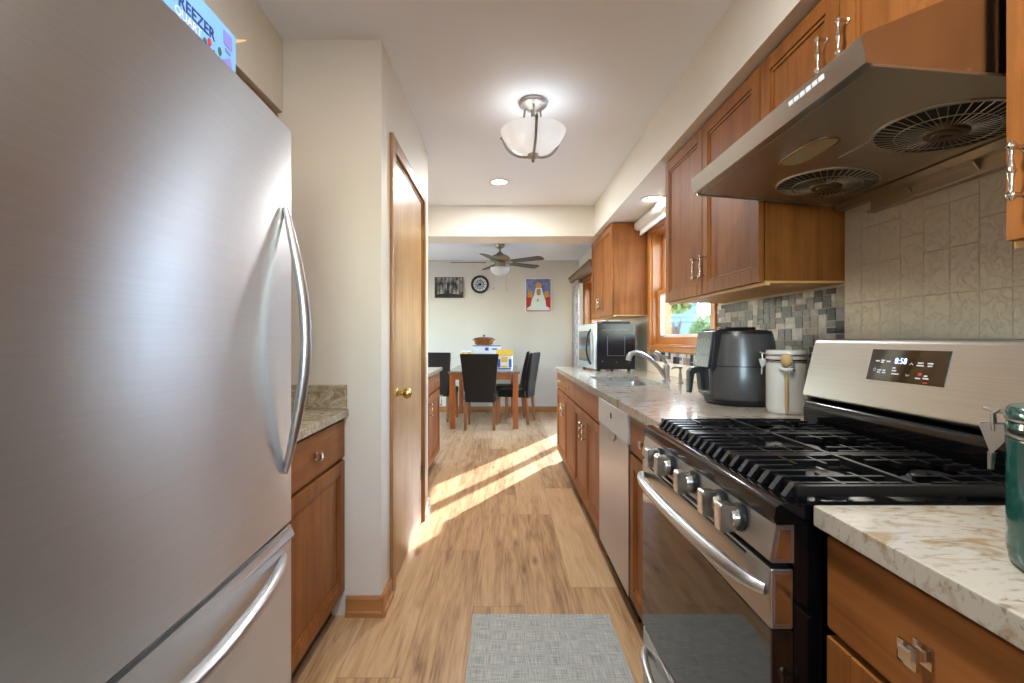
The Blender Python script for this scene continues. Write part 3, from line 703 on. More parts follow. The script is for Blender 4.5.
def base_cabinet(label, xf, s, xback, y0, y1, ztop, drawers, doors, group, zbot=.10, toe=.058):
    """drawers: (y0, y1, z0, z1, [knob y], lettering none); doors: (y0, y1, z0, z1, pull y or None, pull z)"""
    t = thing('base_cabinet', label, 'cabinet', ((xf+xback)/2, (y0+y1)/2, 0), group)
    xb = xf - s*.021
    obj('carcass', MB().box(xb, xback, y0, y1, zbot, ztop), 'cherry', t)
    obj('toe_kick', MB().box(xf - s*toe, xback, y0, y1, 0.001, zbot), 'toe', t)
    for (a, b_, c_, d_, kn) in drawers:
        o = obj('drawer_front', slab_front(xf, s, a, b_, c_, d_), 'cherry_h', t)
        for ky in kn: obj('knob', square_knob(xf, s, ky, (c_+d_)/2), 'chrome', o)
    for (a, b_, c_, d_, py, pz) in doors:
        o = obj('door', panel_door(xf, s, a, b_, c_, d_), 'cherry', t)
        if py is not None: obj('handle', pull(xf, s, py, pz), 'chrome', o)
    return t
def wall_cabinet(label, xf, s, xback, y0, y1, z0, z1, doors, group, under='maple'):
    t = thing('wall_cabinet', label, 'cabinet', ((xf+xback)/2, (y0+y1)/2, z0), group)
    xb = xf - s*.021
    obj('carcass', MB().box(xb, xback, y0, y1, z0+.012, z1), 'cherry', t)
    obj('bottom_panel', MB().box(xb - s*.002, xback, y0+.004, y1-.004, z0+.004, z0+.012).box(xb, xb - s*.018, y0, y1, z0-.004, z0+.012), under, t)
    for (a, b_, c_, d_, py, pz) in doors:
        o = obj('door', panel_door(xf, s, a, b_, c_, d_), 'cherry', t)
        if py is not None: obj('handle', pull(xf, s, py, pz), 'chrome', o)
    return t
G_BASE, G_WALL = 'cherry base cabinets', 'cherry wall cabinets'
base_cabinet('cherry base cabinet beside the refrigerator with one drawer and one door', -.672, 1, XL+.004, 1.385, 2.024, .850,
    [(1.39, 2.018, .682, .838, [1.70])], [(1.39, 2.018, .112, .668, None, 0)], G_BASE)
ct = thing('countertop', 'short beige granite countertop between refrigerator and closet wall', 'countertop', (-.96, 1.7, .851))
obj('slab', MB().box(XL+.004, -.657, 1.383, 2.026, .851, .884, .004), 'granite', ct)
obj('upstand', MB().box(XL+.02, -.664, 2.006, 2.027, .8845, .985, .003).box(XL+.004, XL+.02, 1.40, 2.027, .8845, .985, .003), 'granite', ct)
wall_cabinet('cherry wall cabinet above the short granite counter', -.956, 1, XL+.003, 1.40, 2.024, 1.40, 2.146, [(1.405, 1.71, 1.41, 2.135, 1.68, 1.52), (1.715, 2.019, 1.41, 2.135, 1.745, 1.52)], G_WALL)
wall_cabinet('cherry cabinet over the refrigerator', -.956, 1, XL+.003, .45, 1.395, 1.83, 2.146, [(.455, .92, 1.84, 2.135, .89, 1.9), (.925, 1.39, 1.84, 2.135, .955, 1.9)], G_WALL)
# far left cabinet run, past the pantry
base_cabinet('cherry base cabinet past the pantry, on the left before the dining table', -.607, 1, XL+.004, 3.32, 4.57, .875,
    [(3.325, 3.94, .72, .862, [3.63]), (3.945, 4.565, .72, .862, [4.25])],
    [(3.325, 3.94, .112, .706, 3.885, .60), (3.945, 4.565, .112, .706, 4.505, .60)], G_BASE)
solo('countertop', 'pale quartz countertop on the left cabinet past the pantry', 'countertop', MB().box(XL+.004, -.585, 3.30, 4.59, .876, .908, .004), 'quartz', (-.93, 3.95, .876))

# ================================================================== right side: base run
BX = .525; XW = XR - .003
base_cabinet('cherry base cabinet under the microwave with two drawers over two doors', BX, -1, XW, 3.512, 4.62, .872,
    [(3.516, 4.062, .718, .862, [3.79]), (4.068, 4.616, .718, .862, [4.34])],
    [(3.516, 4.062, .112, .705, 4.02, .575), (4.068, 4.616, .112, .705, 4.11, .575)], G_BASE)
base_cabinet('cherry sink base cabinet with a plain false front over two doors', BX, -1, XW, 2.58, 3.508, .65,
    [(2.584, 3.504, .718, .862, [])],
    [(2.584, 3.042, .112, .705, 2.99, .59), (3.048, 3.504, .112, .705, 3.10, .59)], G_BASE)
base_cabinet('narrow cherry base cabinet between dishwasher and range', BX, -1, XW, 1.535, 1.968, .872,
    [(1.539, 1.964, .718, .862, [1.745])], [(1.539, 1.964, .112, .705, None, 0)], G_BASE)
base_cabinet('cherry base cabinet in front of the range beside the green canister counter', BX, -1, XW, .40, .776, .872,
    [(.404, .772, .712, .862, [.592])], [(.404, .772, .112, .700, .742, .545)], G_BASE)
base_cabinet('cherry base cabinet at the near end of the right counter', BX, -1, XW, -.4, .396, .872,
    [(-.396, .392, .712, .862, [0.0])], [(-.396, -.004, .112, .70, -.05, .585), (.0, .392, .112, .70, .05, .585)], G_BASE)
# dishwasher
dw = thing('dishwasher', 'stainless steel dishwasher with pale control band, between sink cabinet and narrow cabinet', 'dishwasher', (.85, 2.274, 0))
obj('tub', MB().box(.55, 1.18, 1.978, 2.57, .09, .866), 'grey_plastic', dw)
obj('door', MB().box(BX-.004, .549, 1.976, 2.572, .105, .735, .004), 'steel', dw)
obj('control_band', MB().box(BX-.008, .549, 1.976, 2.572, .738, .866, .005), 'band', dw)
a = MB(); pts = [(2.274 + .085*math.cos(PI+PI*i/12), .742 + .05*math.sin(PI+PI*i/12)) for i in range(13)]
a.prism(pts, 'x', BX-.010, BX-.002)
obj('pocket_handle', a, 'nickel', dw)
obj('emblem', MB().box(BX-.0095, BX-.0075, 2.262, 2.288, .80, .826, .0006), 'black_gloss', dw)
obj('toe_panel', MB().box(BX+.04, .60, 1.978, 2.57, .001, .089), 'rubber', dw)

# countertop with sink cut-out
SX0, SX1, SY0, SY1 = .622, .985, 2.78, 3.46
ct = MB(); zt, zb = .907, .873
ct.box(.510, XW, 1.530, SY0, zb, zt).box(.510, XW, SY1, 4.600, zb, zt).box(.510, SX0, SY0, SY1, zb, zt).box(SX1, XW, SY0, SY1, zb, zt)
solo('countertop', 'long cream quartz countertop with undermounted sink, from range to dining area', 'countertop', ct, 'quartz', (.87, 3.08, zb))
solo('countertop', 'near cream quartz countertop under the green canister', 'countertop', MB().box(.510, XW, -.4, .782, zb, zt, .003), 'quartz', (.87, .2, zb))
sk = thing('sink', 'stainless steel undermount kitchen sink basin', 'sink', (.80, 3.12, .70))
b = MB()
def ring(x0, x1, y0, y1, z, r=.05, n=6):
    out = []
    for cx, cy, a0 in ((x1-r, y1-r, 0), (x0+r, y1-r, PI/2), (x0+r, y0+r, PI), (x1-r, y0+r, 1.5*PI)):
        for i in range(n+1):
            a_ = a0 + PI/2*i/n; out.append((cx + r*math.cos(a_), cy + r*math.sin(a_), z))
    return out
def loft(m, rings, close=True):
    n_ = len(rings[0]); vs = [p for r in rings for p in r]; fs = []
    for i in range(len(rings)-1):
        for k_ in range(n_): fs.append((i*n_+k_, i*n_+(k_+1) % n_, (i+1)*n_+(k_+1) % n_, (i+1)*n_+k_))
    if close: fs.append(tuple(range((len(rings)-1)*n_, len(rings)*n_)))
    return m.faces(vs, fs)
E = .012
loft(b, [ring(SX0-E, SX1+E, SY0-E, SY1+E, .8715), ring(SX0-.002, SX1+.002, SY0-.002, SY1+.002, .8715), ring(SX0, SX1, SY0, SY1, .86), ring(SX0+.01, SX1-.01, SY0+.01, SY1-.01, .72), ring(SX0+.04, SX1-.04, SY0+.04, SY1-.04, .70, .03)])
obj('basin', b, 'steel', sk)
obj('drain', MB().lathe([(.045, .7015), (.04, .704), (.03, .702), (0, .702)], (.80, 3.12, 0), 20), 'chrome', sk)
fa = thing('faucet', 'satin nickel kitchen faucet with low arched spout and lever', 'faucet', (1.085, 3.16, zt))
obj('body', MB().lathe([(0, 0), (.030, 0), (.030, .006), (.024, .012), (.023, .075), (.025, .080), (.022, .098), (.012, .108), (0, .110)], (1.085, 3.16, zt), 20), 'nickel', fa)
sp = bez((1.075, 3.158, zt+.03), (1.01, 3.14, zt+.115), (.90, 3.105, zt+.215), (.83, 3.085, zt+.175), 16) + [Vector((.818, 3.083, zt+.158)), Vector((.813, 3.081, zt+.135))]
obj('spout', MB().tube(sp, [.016]*3 + [.0145]*12 + [.015, .017, .017, .017], 12), 'nickel', fa)
obj('lever', MB().tube(bez((1.085, 3.16, zt+.105), (1.07, 3.16, zt+.15), (1.04, 3.15, zt+.18), (1.00, 3.13, zt+.19), 8), [.011, .010, .009, .008, .0075, .0075, .008, .009, .006], 10), 'nickel', fa)
solo('soap_dispenser', 'small satin nickel soap pump beside the faucet', 'soap dispenser',
     MB().lathe([(0, 0), (.021, 0), (.021, .005), (.013, .012), (.011, .055), (.008, .06), (.008, .088), (.014, .092), (.014, .102), (0, .106)], (1.10, 2.95, zt), 16).tube([(1.10, 2.95, zt+.097), (1.07, 2.95, zt+.099), (1.045, 2.95, zt+.09)], [.007, .006, .005], 8), 'nickel', (1.10, 2.95, zt))

# ================================================================== range
Y0, Y1 = .793, 1.524
R = thing('gas_range', 'stainless steel gas range with black grates and five knobs', 'range', (.82, 1.17, 0))
obj('body', MB().box(.487, 1.20, Y0+.002, Y1-.002, .03, .868).box(.53, 1.15, Y0+.03, Y1-.03, .001, .03), 'black_gloss', R)
ck = MB().prism([(.452, .878), (.456, .899), (.466, .905), (.49, .905), (.505, .899), (.953, .899), (.953, .870), (.456, .870)], 'y', Y0, Y1)
ck.box(.49, .953, Y0, Y0+.014, .898, .905, .002).box(.49, .953, Y1-.014, Y1, .898, .905, .002)
obj('cooktop', ck, 'black_gloss', R)
pn = obj('control_panel', MB().prism([(.456, .869), (.446, .812), (.449, .806), (.486, .806), (.486, .869)], 'y', Y0, Y1), 'steel', R)
for yy in (Y0-.0012, Y1-.0008): obj('end_cap', MB().prism([(.462, .862), (.454, .813), (.480, .813), (.480, .862)], 'y', yy, yy+.002), 'chrome', R)
KY = [.905, .985, 1.125, 1.272, 1.355]
for ky in KY:
    z = .842; x = .4515
    k = obj('knob_base', MB().lathe([(0, 0), (.0265, 0), (.0265, .007), (.024, .009), (0, .008)], (x, ky, z), 24, '-x'), 'black_plastic', R)
    kb = MB().lathe([(0, 0), (.0205, 0), (.020, .012), (.0185, .016), (0, .016)], (x-.006, ky, z), 24, '-x')
    kb.prism([(x-.012, z-.0245), (x-.041, z-.027), (x-.044, z-.023), (x-.044, z+.023), (x-.041, z+.027), (x-.012, z+.0245)], 'y', ky-.0125, ky+.0125, .002)
    obj('knob', kb, 'knob', k)
dr = obj('oven_door', MB().box(.447, .486, Y0, Y1, .694, .796, .004), 'steel', R)
obj('oven_glass', MB().box(.4475, .486, Y0, Y1, .272, .6935, .003), 'black_glass', dr)
for yy in (Y0-.0012, Y1-.0008): obj('side_cap', MB().box(.454, .480, yy, yy+.002, .705, .788), 'chrome', dr)
obj('vent_slots', MB().box(.4462, .449, Y0+.08, Y1-.08, .786, .7915), 'rubber', dr)
hh = bez((.449, Y1-.02, .752), (.420, Y1-.03, .756), (.404, 1.40, .760), (.403, 1.17, .760), 10)[:-1] + bez((.403, 1.17, .760), (.404, .96, .760), (.420, Y0+.04, .756), (.449, Y0+.02, .752), 10)
obj('handle', MB().tube(hh, [.010 + .006*min(1, 4*min(i, 19-i)/19) for i in range(20)], 14, flat=.8), 'handle_steel', dr)
dw_ = obj('storage_drawer', MB().box(.449, .486, Y0, Y1, .065, .262, .004), 'steel', R)
hh = bez((.451, Y1-.03, .205), (.425, Y1-.05, .208), (.414, 1.38, .208), (.413, 1.17, .208), 8)[:-1] + bez((.413, 1.17, .208), (.414, .97, .208), (.425, Y0+.05, .208), (.451, Y0+.03, .205), 8)
obj('handle', MB().tube(hh, [.012]*16+[.012], 12), 'handle_steel', dw_)
# backguard
obj('backguard_base', MB().prism([(.968, .872), (.964, .958), (.970, .980), (.985, .992), (1.20, .992), (1.20, .872)], 'y', Y0, Y1), 'black_gloss', R)
bgd = obj('backguard', MB().prism([(.978, .9935), (.964, 1.001), (.962, 1.008), (1.000, 1.166), (1.008, 1.177), (1.022, 1.180), (1.20, 1.180), (1.20, .9935)], 'y', Y0, Y1), 'steel', R)
sl = Vector((.038, 0, .158)).normalized(); nn = Vector((-sl.z, 0, sl.x))
def onback(y, s_, off=0.0):
    o = Vector((.962, y, 1.008)) + sl*s_ + nn*off
    return Matrix(((0, sl.x, nn.x, o.x), (-1, 0, 0, o.y), (0, sl.z, nn.z, o.z), (0, 0, 0, 1)))
dsp = obj('display', MB().add(MB().box(0, .226, 0, .083, -.001, .0016, .0012), onback(1.278, .066)), 'black_glass', R)
obj('clock_digits', text_mb('8:58', .021, onback(1.198, .066+.047, .0017), .0002), 'digit', dsp)['label'] = 'lit blue clock reading 8:58'
for (u, v, w_) in ((.022, .050, .012), (.041, .052, .012), (.041, .047, .009), (.060, .050, .012), (.085, .034, .009), (.085, .027, .013), (.085, .019, .022), (.035, .026, .012), (.035, .020, .010), (.053, .026, .009), (.053, .020, .011),
                   (.160, .050, .015), (.158, .044, .019), (.188, .050, .015), (.190, .044, .012), (.162, .013, .014), (.186, .020, .009), (.184, .014, .015)):
    u *= .92; obj('button_label', MB().add(MB().box(u, u+w_, v, v+.0032, .0016, .0020), onback(1.278, .066)), 'ctrl_white', dsp)
for (u, v, d) in ((.130, .048, 1), (.126, .020, -1)):
    obj('arrow_mark', MB().add(MB().prism([(u-.005, v-.003*d), (u, v+.0015*d), (u+.005, v-.003*d), (u+.005, v-.0012*d), (u, v+.0035*d), (u-.005, v-.0012*d)], 'z', .0016, .0020), onback(1.278, .066)), 'ctrl_white', dsp)
obj('lamp_symbol', MB().add(MB().lathe([(.003, .0016), (.0042, .0016), (.0042, .002), (.003, .002)], (.022, .028, 0), 12), onback(1.278, .066)), 'ctrl_white', dsp)
obj('cancel_mark', MB().add(MB().box(.154, .164, .021, .028, .0016, .0020).box(.172, .184, .004, .007, .0016, .002), onback(1.278, .066)), 'ctrl_red', dsp)
# burners
for (x, y, r) in ((.62, .918, .046), (.83, .918, .040), (.725, 1.158, .050), (.62, 1.398, .042), (.83, 1.398, .038)):
    br = obj('burner', MB().lathe([(0, .899), (r*1.35, .899), (r*1.3, .902), (r, .903), (r*.98, .911), (0, .911)], (x, y, 0), 24), 'burner', R)
    obj('burner_cap', MB().lathe([(0, .9112), (r*.84, .9112), (r*.88, .915), (r*.8, .919), (0, .920)], (x, y, 0), 24), 'cast_iron', br)
# grates
GX0, GX1 = .502, .934; GZ = .930
def grate(ya, yb):
    m = MB(); w_ = .011
    for yy in (ya+w_/2, yb-w_/2): m.bar((GX0, yy, GZ-.010), (GX1, yy, GZ-.010), w_, .018)
    for xx in (GX0+.012, GX1-.006): m.bar((xx, ya+.004, GZ-.012), (xx, yb-.004, GZ-.012), .012, .014)
    m.bar(((GX0+GX1)/2, ya+.004, GZ-.008), ((GX0+GX1)/2, yb-.004, GZ-.008), .010, .015)
    n_ = 6
    for i in range(n_):
        yy = ya + (yb-ya)*(i+.5)/n_
        # front tooth, then a finger that reaches in over the burner
        m.prism([(GX0-.014, .9065), (GX0+.004, GZ), (GX0+.020, GZ), (GX0+.012, GZ-.014), (GX0+.004, .9065)], 'y', yy-.007, yy+.007)
        inner = i in (2, 3)
        for (a, b_) in (((GX0+.015), .695 if not inner else .575), ((.750 if not inner else .880), GX1-.005)):
            m.bar((a, yy, GZ-.006), (b_, yy, GZ-.006), .008, .012)
    for xx in (.59, .65, .80, .86):
        for (a, b_) in ((ya+.006, ya+.085), (yb-.085, yb-.006)):
            m.bar((xx, a, GZ-.006), (xx, b_, GZ-.006), .007, .011)
    for yy in (ya+.01, yb-.01):
        for xx in (GX0+.012, GX1-.012): m.box(xx-.007, xx+.007, yy-.006, yy+.006, .9000, GZ-.012)
    return m
GY = [Y0+.016 + (Y1-Y0-.032)/3*i for i in range(4)]
for i in range(3): obj('grate', grate(GY[i]+.001, GY[i+1]-.001), 'cast_iron', R)

# ================================================================== hood
HY0, HY1 = .887, 1.690
Hd = thing('range_hood', 'stainless steel range hood with two round fan grilles, under the cabinet above the range', 'range hood', (.95, 1.29, 1.60))
obj('shell', MB().prism([(.678, 1.697), (.669, 1.746), (.675, 1.752), (.912, 1.849), (1.2235, 1.849), (1.2235, 1.653), (.690, 1.6955)], 'y', HY0, HY1), 'hood_steel', Hd, smooth=25)
obj('underside', MB().prism([(.700, 1.6935), (1.190, 1.6545), (1.190, 1.6553), (.700, 1.6943)], 'y', HY0+.006, HY1-.006), 'hood_under', Hd)
for yy in (HY0, HY1-.005): obj('side_lip', MB().prism([(.690, 1.6955), (.690, 1.690), (1.19, 1.649), (1.19, 1.6555)], 'y', yy, yy+.005), 'steel', Hd)
def uz(x): return 1.6935 - (x-.700)/.490*.039
def tilt(mb, x0):
    for v in mb.bm.verts: v.co.z -= (v.co.x - x0)*.0796
    return mb
for (x, y) in ((1.015, 1.492), (1.025, 1.10)):
    z = uz(x); r = .135
    g = obj('fan_grille', tilt(MB().lathe([(r-.003, -.0035), (r, -.0045), (r+.004, -.002), (r+.004, .001), (r-.003, .001)], (x, y, z), 40), x), 'hood_under', Hd)
    obj('mesh_screen', tilt(MB().lathe([(0, -.0012), (r-.003, -.0012), (r-.003, -.0002), (0, -.0002)], (x, y, z), 40), x), 'filter', g)
    sm = MB()
    for k in range(44):
        a = 2*PI*k/44; ca, sa = math.cos(a), math.sin(a)
        sm.tube([(x+ca*.042, y+sa*.042, z-.010), (x+ca*.09, y+sa*.09, z-.009), (x+ca*(r-.002), y+sa*(r-.002), z-.003)], .0011, 4)
    sm.lathe([(.092, -.0098), (.0932, -.011), (.0944, -.0098), (.0932, -.0086), (.092, -.0098)], (x, y, z), 32)
    obj('wire_spokes', tilt(sm, x), 'hood_under', g)
    obj('hub', tilt(MB().lathe([(0, -.001), (.044, -.001), (.044, -.010), (.040, -.016), (.028, -.016), (.026, -.020), (.012, -.021), (.012, -.024), (0, -.025)], (x, y, z), 28), x), 'hub', g)
ol = MB(); ol2 = MB(); cx, cy = .82, 1.277; zz = uz(cx)
def oval(rx, ry, z, n=32): return [(cx + rx*math.copysign(abs(math.cos(2*PI*i/n))**.6, math.cos(2*PI*i/n)), cy + ry*math.copysign(abs(math.sin(2*PI*i/n))**.6, math.sin(2*PI*i/n)), z) for i in range(n)]
loft(ol, [oval(.040, .096, zz), oval(.040, .096, zz-.004), oval(.034, .090, zz-.004), oval(.034, .090, zz-.002)])
obj('lamp_frame', ol, 'chrome', Hd)
loft(ol2, [oval(.0335, .0895, zz-.0005), oval(.0335, .0895, zz-.003), oval(.025, .08, zz-.0045)])
obj('lamp_lens', ol2, 'lens', Hd)
z_ = uz(.93)
obj('rating_plate', MB().box(.918, .945, 1.185, 1.30, z_-.0012, z_+.001).box(.95, .966, 1.20, 1.29, z_-.0016, z_+.0008), 'nickel', Hd)
st = MB()
for i in range(6): st.prism([(.6713, 1.7250), (.6693, 1.7350), (.6703, 1.7352), (.6723, 1.7252)], 'y', 1.115-.021*i, 1.115-.021*i-.017)
obj('button_strip', st, 'ctrl_white', Hd)
fl = MB().box(1.206, 1.2235, .905, 1.56, 1.600, 1.6525, .002).box(1.194, 1.2235, .905, 1.56, 1.594, 1.600, .001).box(1.176, 1.2055, HY0+.006, HY1-.006, 1.630, 1.637).box(1.176, 1.182, HY0+.006, HY1-.006, 1.637, 1.6525)
for yy in (.93, 1.20, 1.40): fl.prism([(1.188, 1.6295), (1.205, 1.6295), (1.205, 1.606)], 'y', yy, yy+.004)
obj('grease_channel', fl, 'hood_under', Hd)

# ================================================================== wall cabinets on the right
UX = .918
wall_cabinet('cherry wall cabinet with two doors between sink window and hood', UX, -1, XW, 1.702, 2.690, 1.377, 2.172,
    [(1.706, 2.190, 1.385, 2.160, 2.150, 1.51), (2.196, 2.686, 1.385, 2.160, 2.236, 1.51)], G_WALL)
wall_cabinet('short cherry wall cabinet directly above the range hood', UX, -1, XW, .876, 1.698, 1.856, 2.172,
    [(.880, 1.296, 1.862, 2.160, 1.262, 1.985), (1.302, 1.694, 1.862, 2.160, 1.345, 1.985)], G_WALL)
wall_cabinet('cherry wall cabinet above the green canister, nearest on the right', UX, -1, XW, -.4, .872, 1.350, 2.172,
    [(.236, .868, 1.358, 2.160, .833, 1.475), (-.396, .230, 1.358, 2.160, -.36, 1.475)], G_WALL)
wall_cabinet('cherry wall cabinet with two doors above the microwave', UX, -1, XW, 4.022, 4.93, 1.372, 2.162,
    [(4.026, 4.473, 1.380, 2.155, 4.44, 1.51), (4.479, 4.926, 1.380, 2.155, 4.512, 1.51)], G_WALL)

# ================================================================== tiles
rnd = random.Random(11)
def mosaic(label, y0, y1, z0, z1, seed):
    rr = random.Random(seed); c = .0243; ny, nz = int(round((y1-y0)/c)), int(round((z1-z0)/c)); cy, cz = (y1-y0)/ny, (z1-z0)/nz
    used = [[False]*nz for _ in range(ny)]; t = thing('mosaic_backsplash', label, 'backsplash', (XR, (y0+y1)/2, z0))
    obj('grout_bed', MB().box(XR-.003, XR-.0006, y0, y1, z0, z1), 'grout', t)
    m = MB(); shapes = [(2, 2)]*5 + [(3, 2)]*4 + [(2, 1)]*4 + [(3, 1)]*5 + [(1, 1)]
    for j in range(nz):
        for i in range(ny):
            if used[i][j]: continue
            for _ in range(30):
                a, b_ = rr.choice(shapes)
                if i+a <= ny and j+b_ <= nz and not any(used[i+p][j+q] for p in range(a) for q in range(b_)): break
            else: a = b_ = 1
            for p in range(a):
                for q in range(b_): used[i+p][j+q] = True
            big = a*b_ >= 4
            m.mi = rr.choice([0, 0, 1, 1, 1, 2, 2, 5, 3] if big else [2, 3, 3, 4, 5, 5, 1, 1, 0])
            g = .0017
            m.box(XR-.0065, XR-.002, y0+i*cy+g, y0+(i+a)*cy-g, z0+j*cz+g, z0+(j+b_)*cz-g)
    obj('tiles', m, ['tile_black', 'tile_dark', 'tile_grey', 'tile_pale', 'tile_white', 'tile_taupe'], t)
for nm, c_ in (('tile_black', (40, 35, 38)), ('tile_dark', (76, 69, 73)), ('tile_grey', (132, 125, 130)), ('tile_pale', (204, 197, 194)), ('tile_white', (220, 216, 210)), ('tile_taupe', (164, 150, 136))):
    M[nm] = plain(nm, rgb(*c_), .3, spec=.12, var=.22, scale=30)
mosaic('grey and white glossy mosaic backsplash between window and range', 1.706, 2.728, 1.003, 1.371, 4)
mosaic('low strip of grey mosaic tile under the sink window', 2.7285, 4.015, 1.003, 1.080, 9)
sb = MB(); yy = 1.706; 
sb.box(XR-.004, XR-.0006, 1.706, 4.59, .9085, 1.002)
while yy < 4.58: sb.box(XR-.008, XR-.003, yy+.001, min(yy+.082, 4.59)-.001, .9085, 1.001, .0012); yy += .082
solo('tile_upstand', 'row of cream tiles along the back of the long countertop', 'backsplash', sb, 'emboss', (XR, 3.1, .9085))
sb = MB(); tw, th_ = .0805, .125
sb.box(XR-.004, XR-.0006, -.4, 1.7045, .909, 1.70)
k = 0; yy = 1.7045
while yy > -.39:
    ya = max(yy-tw, -.4); z = .909 + .0
    zs = [.909, .93, 1.055, 1.18, 1.305] + ([1.43, 1.555, 1.68] if k % 3 else [1.49, 1.615]) + [1.70]
    for za, zb_ in zip(zs, zs[1:]):
        if zb_-za > .012: sb.box(XR-.0105, XR-.003, ya+.0008, yy-.0008, za+.0008, zb_-.0008, .0012)
    yy = ya; k += 1
solo('embossed_backsplash', 'cream embossed stone-look tile backsplash behind the range', 'backsplash', sb, 'emboss', (XR, .65, .909))

# ================================================================== things on the right counter
# roller shade
rs = thing('roller_shade', 'white roller shade cassette above the sink window', 'blind', (1.17, 3.36, 2.05))
obj('cassette', MB().prism([(1.120, 2.098), (1.108, 2.115), (1.108, 2.150), (1.122, 2.168), (1.212, 2.168), (1.212, 2.092), (1.14, 2.092)], 'y', 2.70, 4.015, .004), 'white_plastic', rs)
obj('fabric', MB().box(1.150, 1.154, 2.74, 3.985, 2.058, 2.0915).box(1.144, 1.160, 2.74, 3.985, 2.048, 2.060, .004), 'shade', rs)
# microwave
mw = thing('microwave', 'black and silver microwave oven standing at the far end of the long countertop', 'microwave', (0, 0, 0))
mwD, mwW, mwH = .345, .545, .405
obj('case', MB().box(.012, mwD, 0, mwW, .016, mwH, .006), 'mw_black', mw)
fp = obj('front_frame', MB().box(-.008, .0118, 0, mwW, .016, mwH, .006), 'mw_silver', mw)
obj('door_window', MB().box(-.0105, -.0075, .125, mwW-.035, .075, mwH-.06, .001), 'mw_tint', fp)
obj('control_panel', MB().box(-.0105, -.0075, .018, .095, .05, mwH-.03, .001), 'mw_silver', fp)
obj('handle', MB().tube(bez((-.008, .115, .055), (-.062, .112, .12), (-.062, .112, .29), (-.008, .115, .355), 14), .0085, 10), 'black_plastic', fp)
fe = MB()
for x in (.04, mwD-.04):
    for y in (.05, mwW-.05): fe.lathe([(0, 0), (.014, 0), (.016, .016), (0, .016)], (x, y, 0), 12)
obj('feet', fe, 'rubber', mw)
sp = MB()
sp.box(.10, .25, -.002, .001, .13, .134).box(.10, .104, -.002, .001, .13, .30).box(.25, .254, -.002, .001, .13, .30).box(.05, .29, -.0015, .001, .345, .349)
for (x, z) in ((.06, .085), (.18, .075), (.29, .07), (.30, .085), (.18, .33)): sp.lathe([(0, 0), (.005, 0), (.004, .002), (0, .0025)], (x, 0, z), 10, 'y') if False else sp.box(x-.005, x+.005, -.002, .001, z-.005, z+.005)
obj('side_pressing', sp, 'button', mw)
mw.location = (.778, 3.99, .9075); mw.rotation_euler = (0, 0, math.radians(5.5))
tr = MB(); tr.box(.86, 1.09, 4.09, 4.40, 1.3135, 1.319, .002)
for (a, b_, c_, d_) in ((.855, .862, 4.085, 4.405), (1.088, 1.095, 4.085, 4.405), (.855, 1.095, 4.085, 4.092), (.855, 1.095, 4.398, 4.405)): tr.box(a, b_, c_, d_, 1.3135, 1.332, .002)
solo('baking_tray', 'dark baking tray lying on top of the microwave', 'tray', tr, 'cast_iron', (.97, 4.25, 1.3135))
# air fryer, front towards -x before turning
af = thing('air_fryer', 'charcoal grey air fryer with black handle on the counter beside the white canister', 'air fryer', (0, 0, 0))
obj('shell', MB().lathe([(0, .022), (.136, .022), (.147, .034), (.151, .075), (.150, .13), (.143, .20), (.134, .265), (.127, .296), (.122, .300), (0, .300)], (0, 0, 0), 48), 'fryer_grey', af)
obj('base', MB().lathe([(0, 0), (.118, 0), (.132, .008), (.138, .022), (0, .022)], (0, 0, 0), 48), 'black_plastic', af)
obj('lid', MB().lathe([(.1285, .292), (.124, .303), (.112, .308), (.08, .310), (0, .310)], (0, 0, 0), 48).box(-.075, .06, -.03, .03, .311, .322, .006).box(-.055, .04, -.02, .02, .308, .312), 'black_plastic', af)
obj('seam', MB().lathe([(.1485, .1605), (.1495, .162), (.1485, .1635)], (0, 0, 0), 48), 'rubber', af)
cp = MB().prism([(-.168, .155), (-.147, .302), (-.128, .306), (-.105, .30), (-.125, .15)], 'y', -.066, .066, .004)
cpo = obj('control_head', cp, 'black_plastic', af)
sf = Vector((.021, 0, .147)).normalized(); nf = Vector((-sf.z, 0, sf.x))
def onpanel(u, v): o = Vector((-.168, u, .155)) + sf*v; return Matrix(((0, sf.x, nf.x, o.x), (-1, 0, 0, o.y), (0, sf.z, nf.z, o.z), (0, 0, 0, 1)))
bm_ = MB()
for i in range(4):
    for j in range(4): bm_.add(MB().box(.008+.027*i, .008+.027*i+.016, .018+.030*j, .018+.030*j+.011, -.0005, .0008, .0004), onpanel(.058, 0))
obj('buttons', bm_, 'button', cpo)
for yy in (-.0705, .0645): obj('head_trim', MB().prism([(-.155, .142), (-.140, .142), (-.112, .296), (-.070, .309), (-.075, .316), (-.125, .311), (-.140, .300)], 'y', yy, yy+.006, .002), 'black_plastic', cpo)
bk = obj('basket_front', MB().prism([(-.152, .040), (-.158, .145), (-.150, .158), (-.11, .158), (-.11, .030)], 'y', -.055, .055, .006), 'fryer_grey', af)
obj('handle', MB().prism([(-.155, .158), (-.205, .153), (-.222, .140), (-.222, .050), (-.216, .045), (-.208, .050), (-.205, .128), (-.196, .134), (-.155, .134)], 'y', -.017, .017, .005), 'black_plastic', bk)
obj('handle_guard', MB().prism([(-.170, .060), (-.158, .056), (-.158, .136), (-.178, .136)], 'y', -.02, .02, .003), 'black_plastic', bk)
af.location = (1.002, 2.02, .9075); af.rotation_euler = (0, 0, math.radians(3))
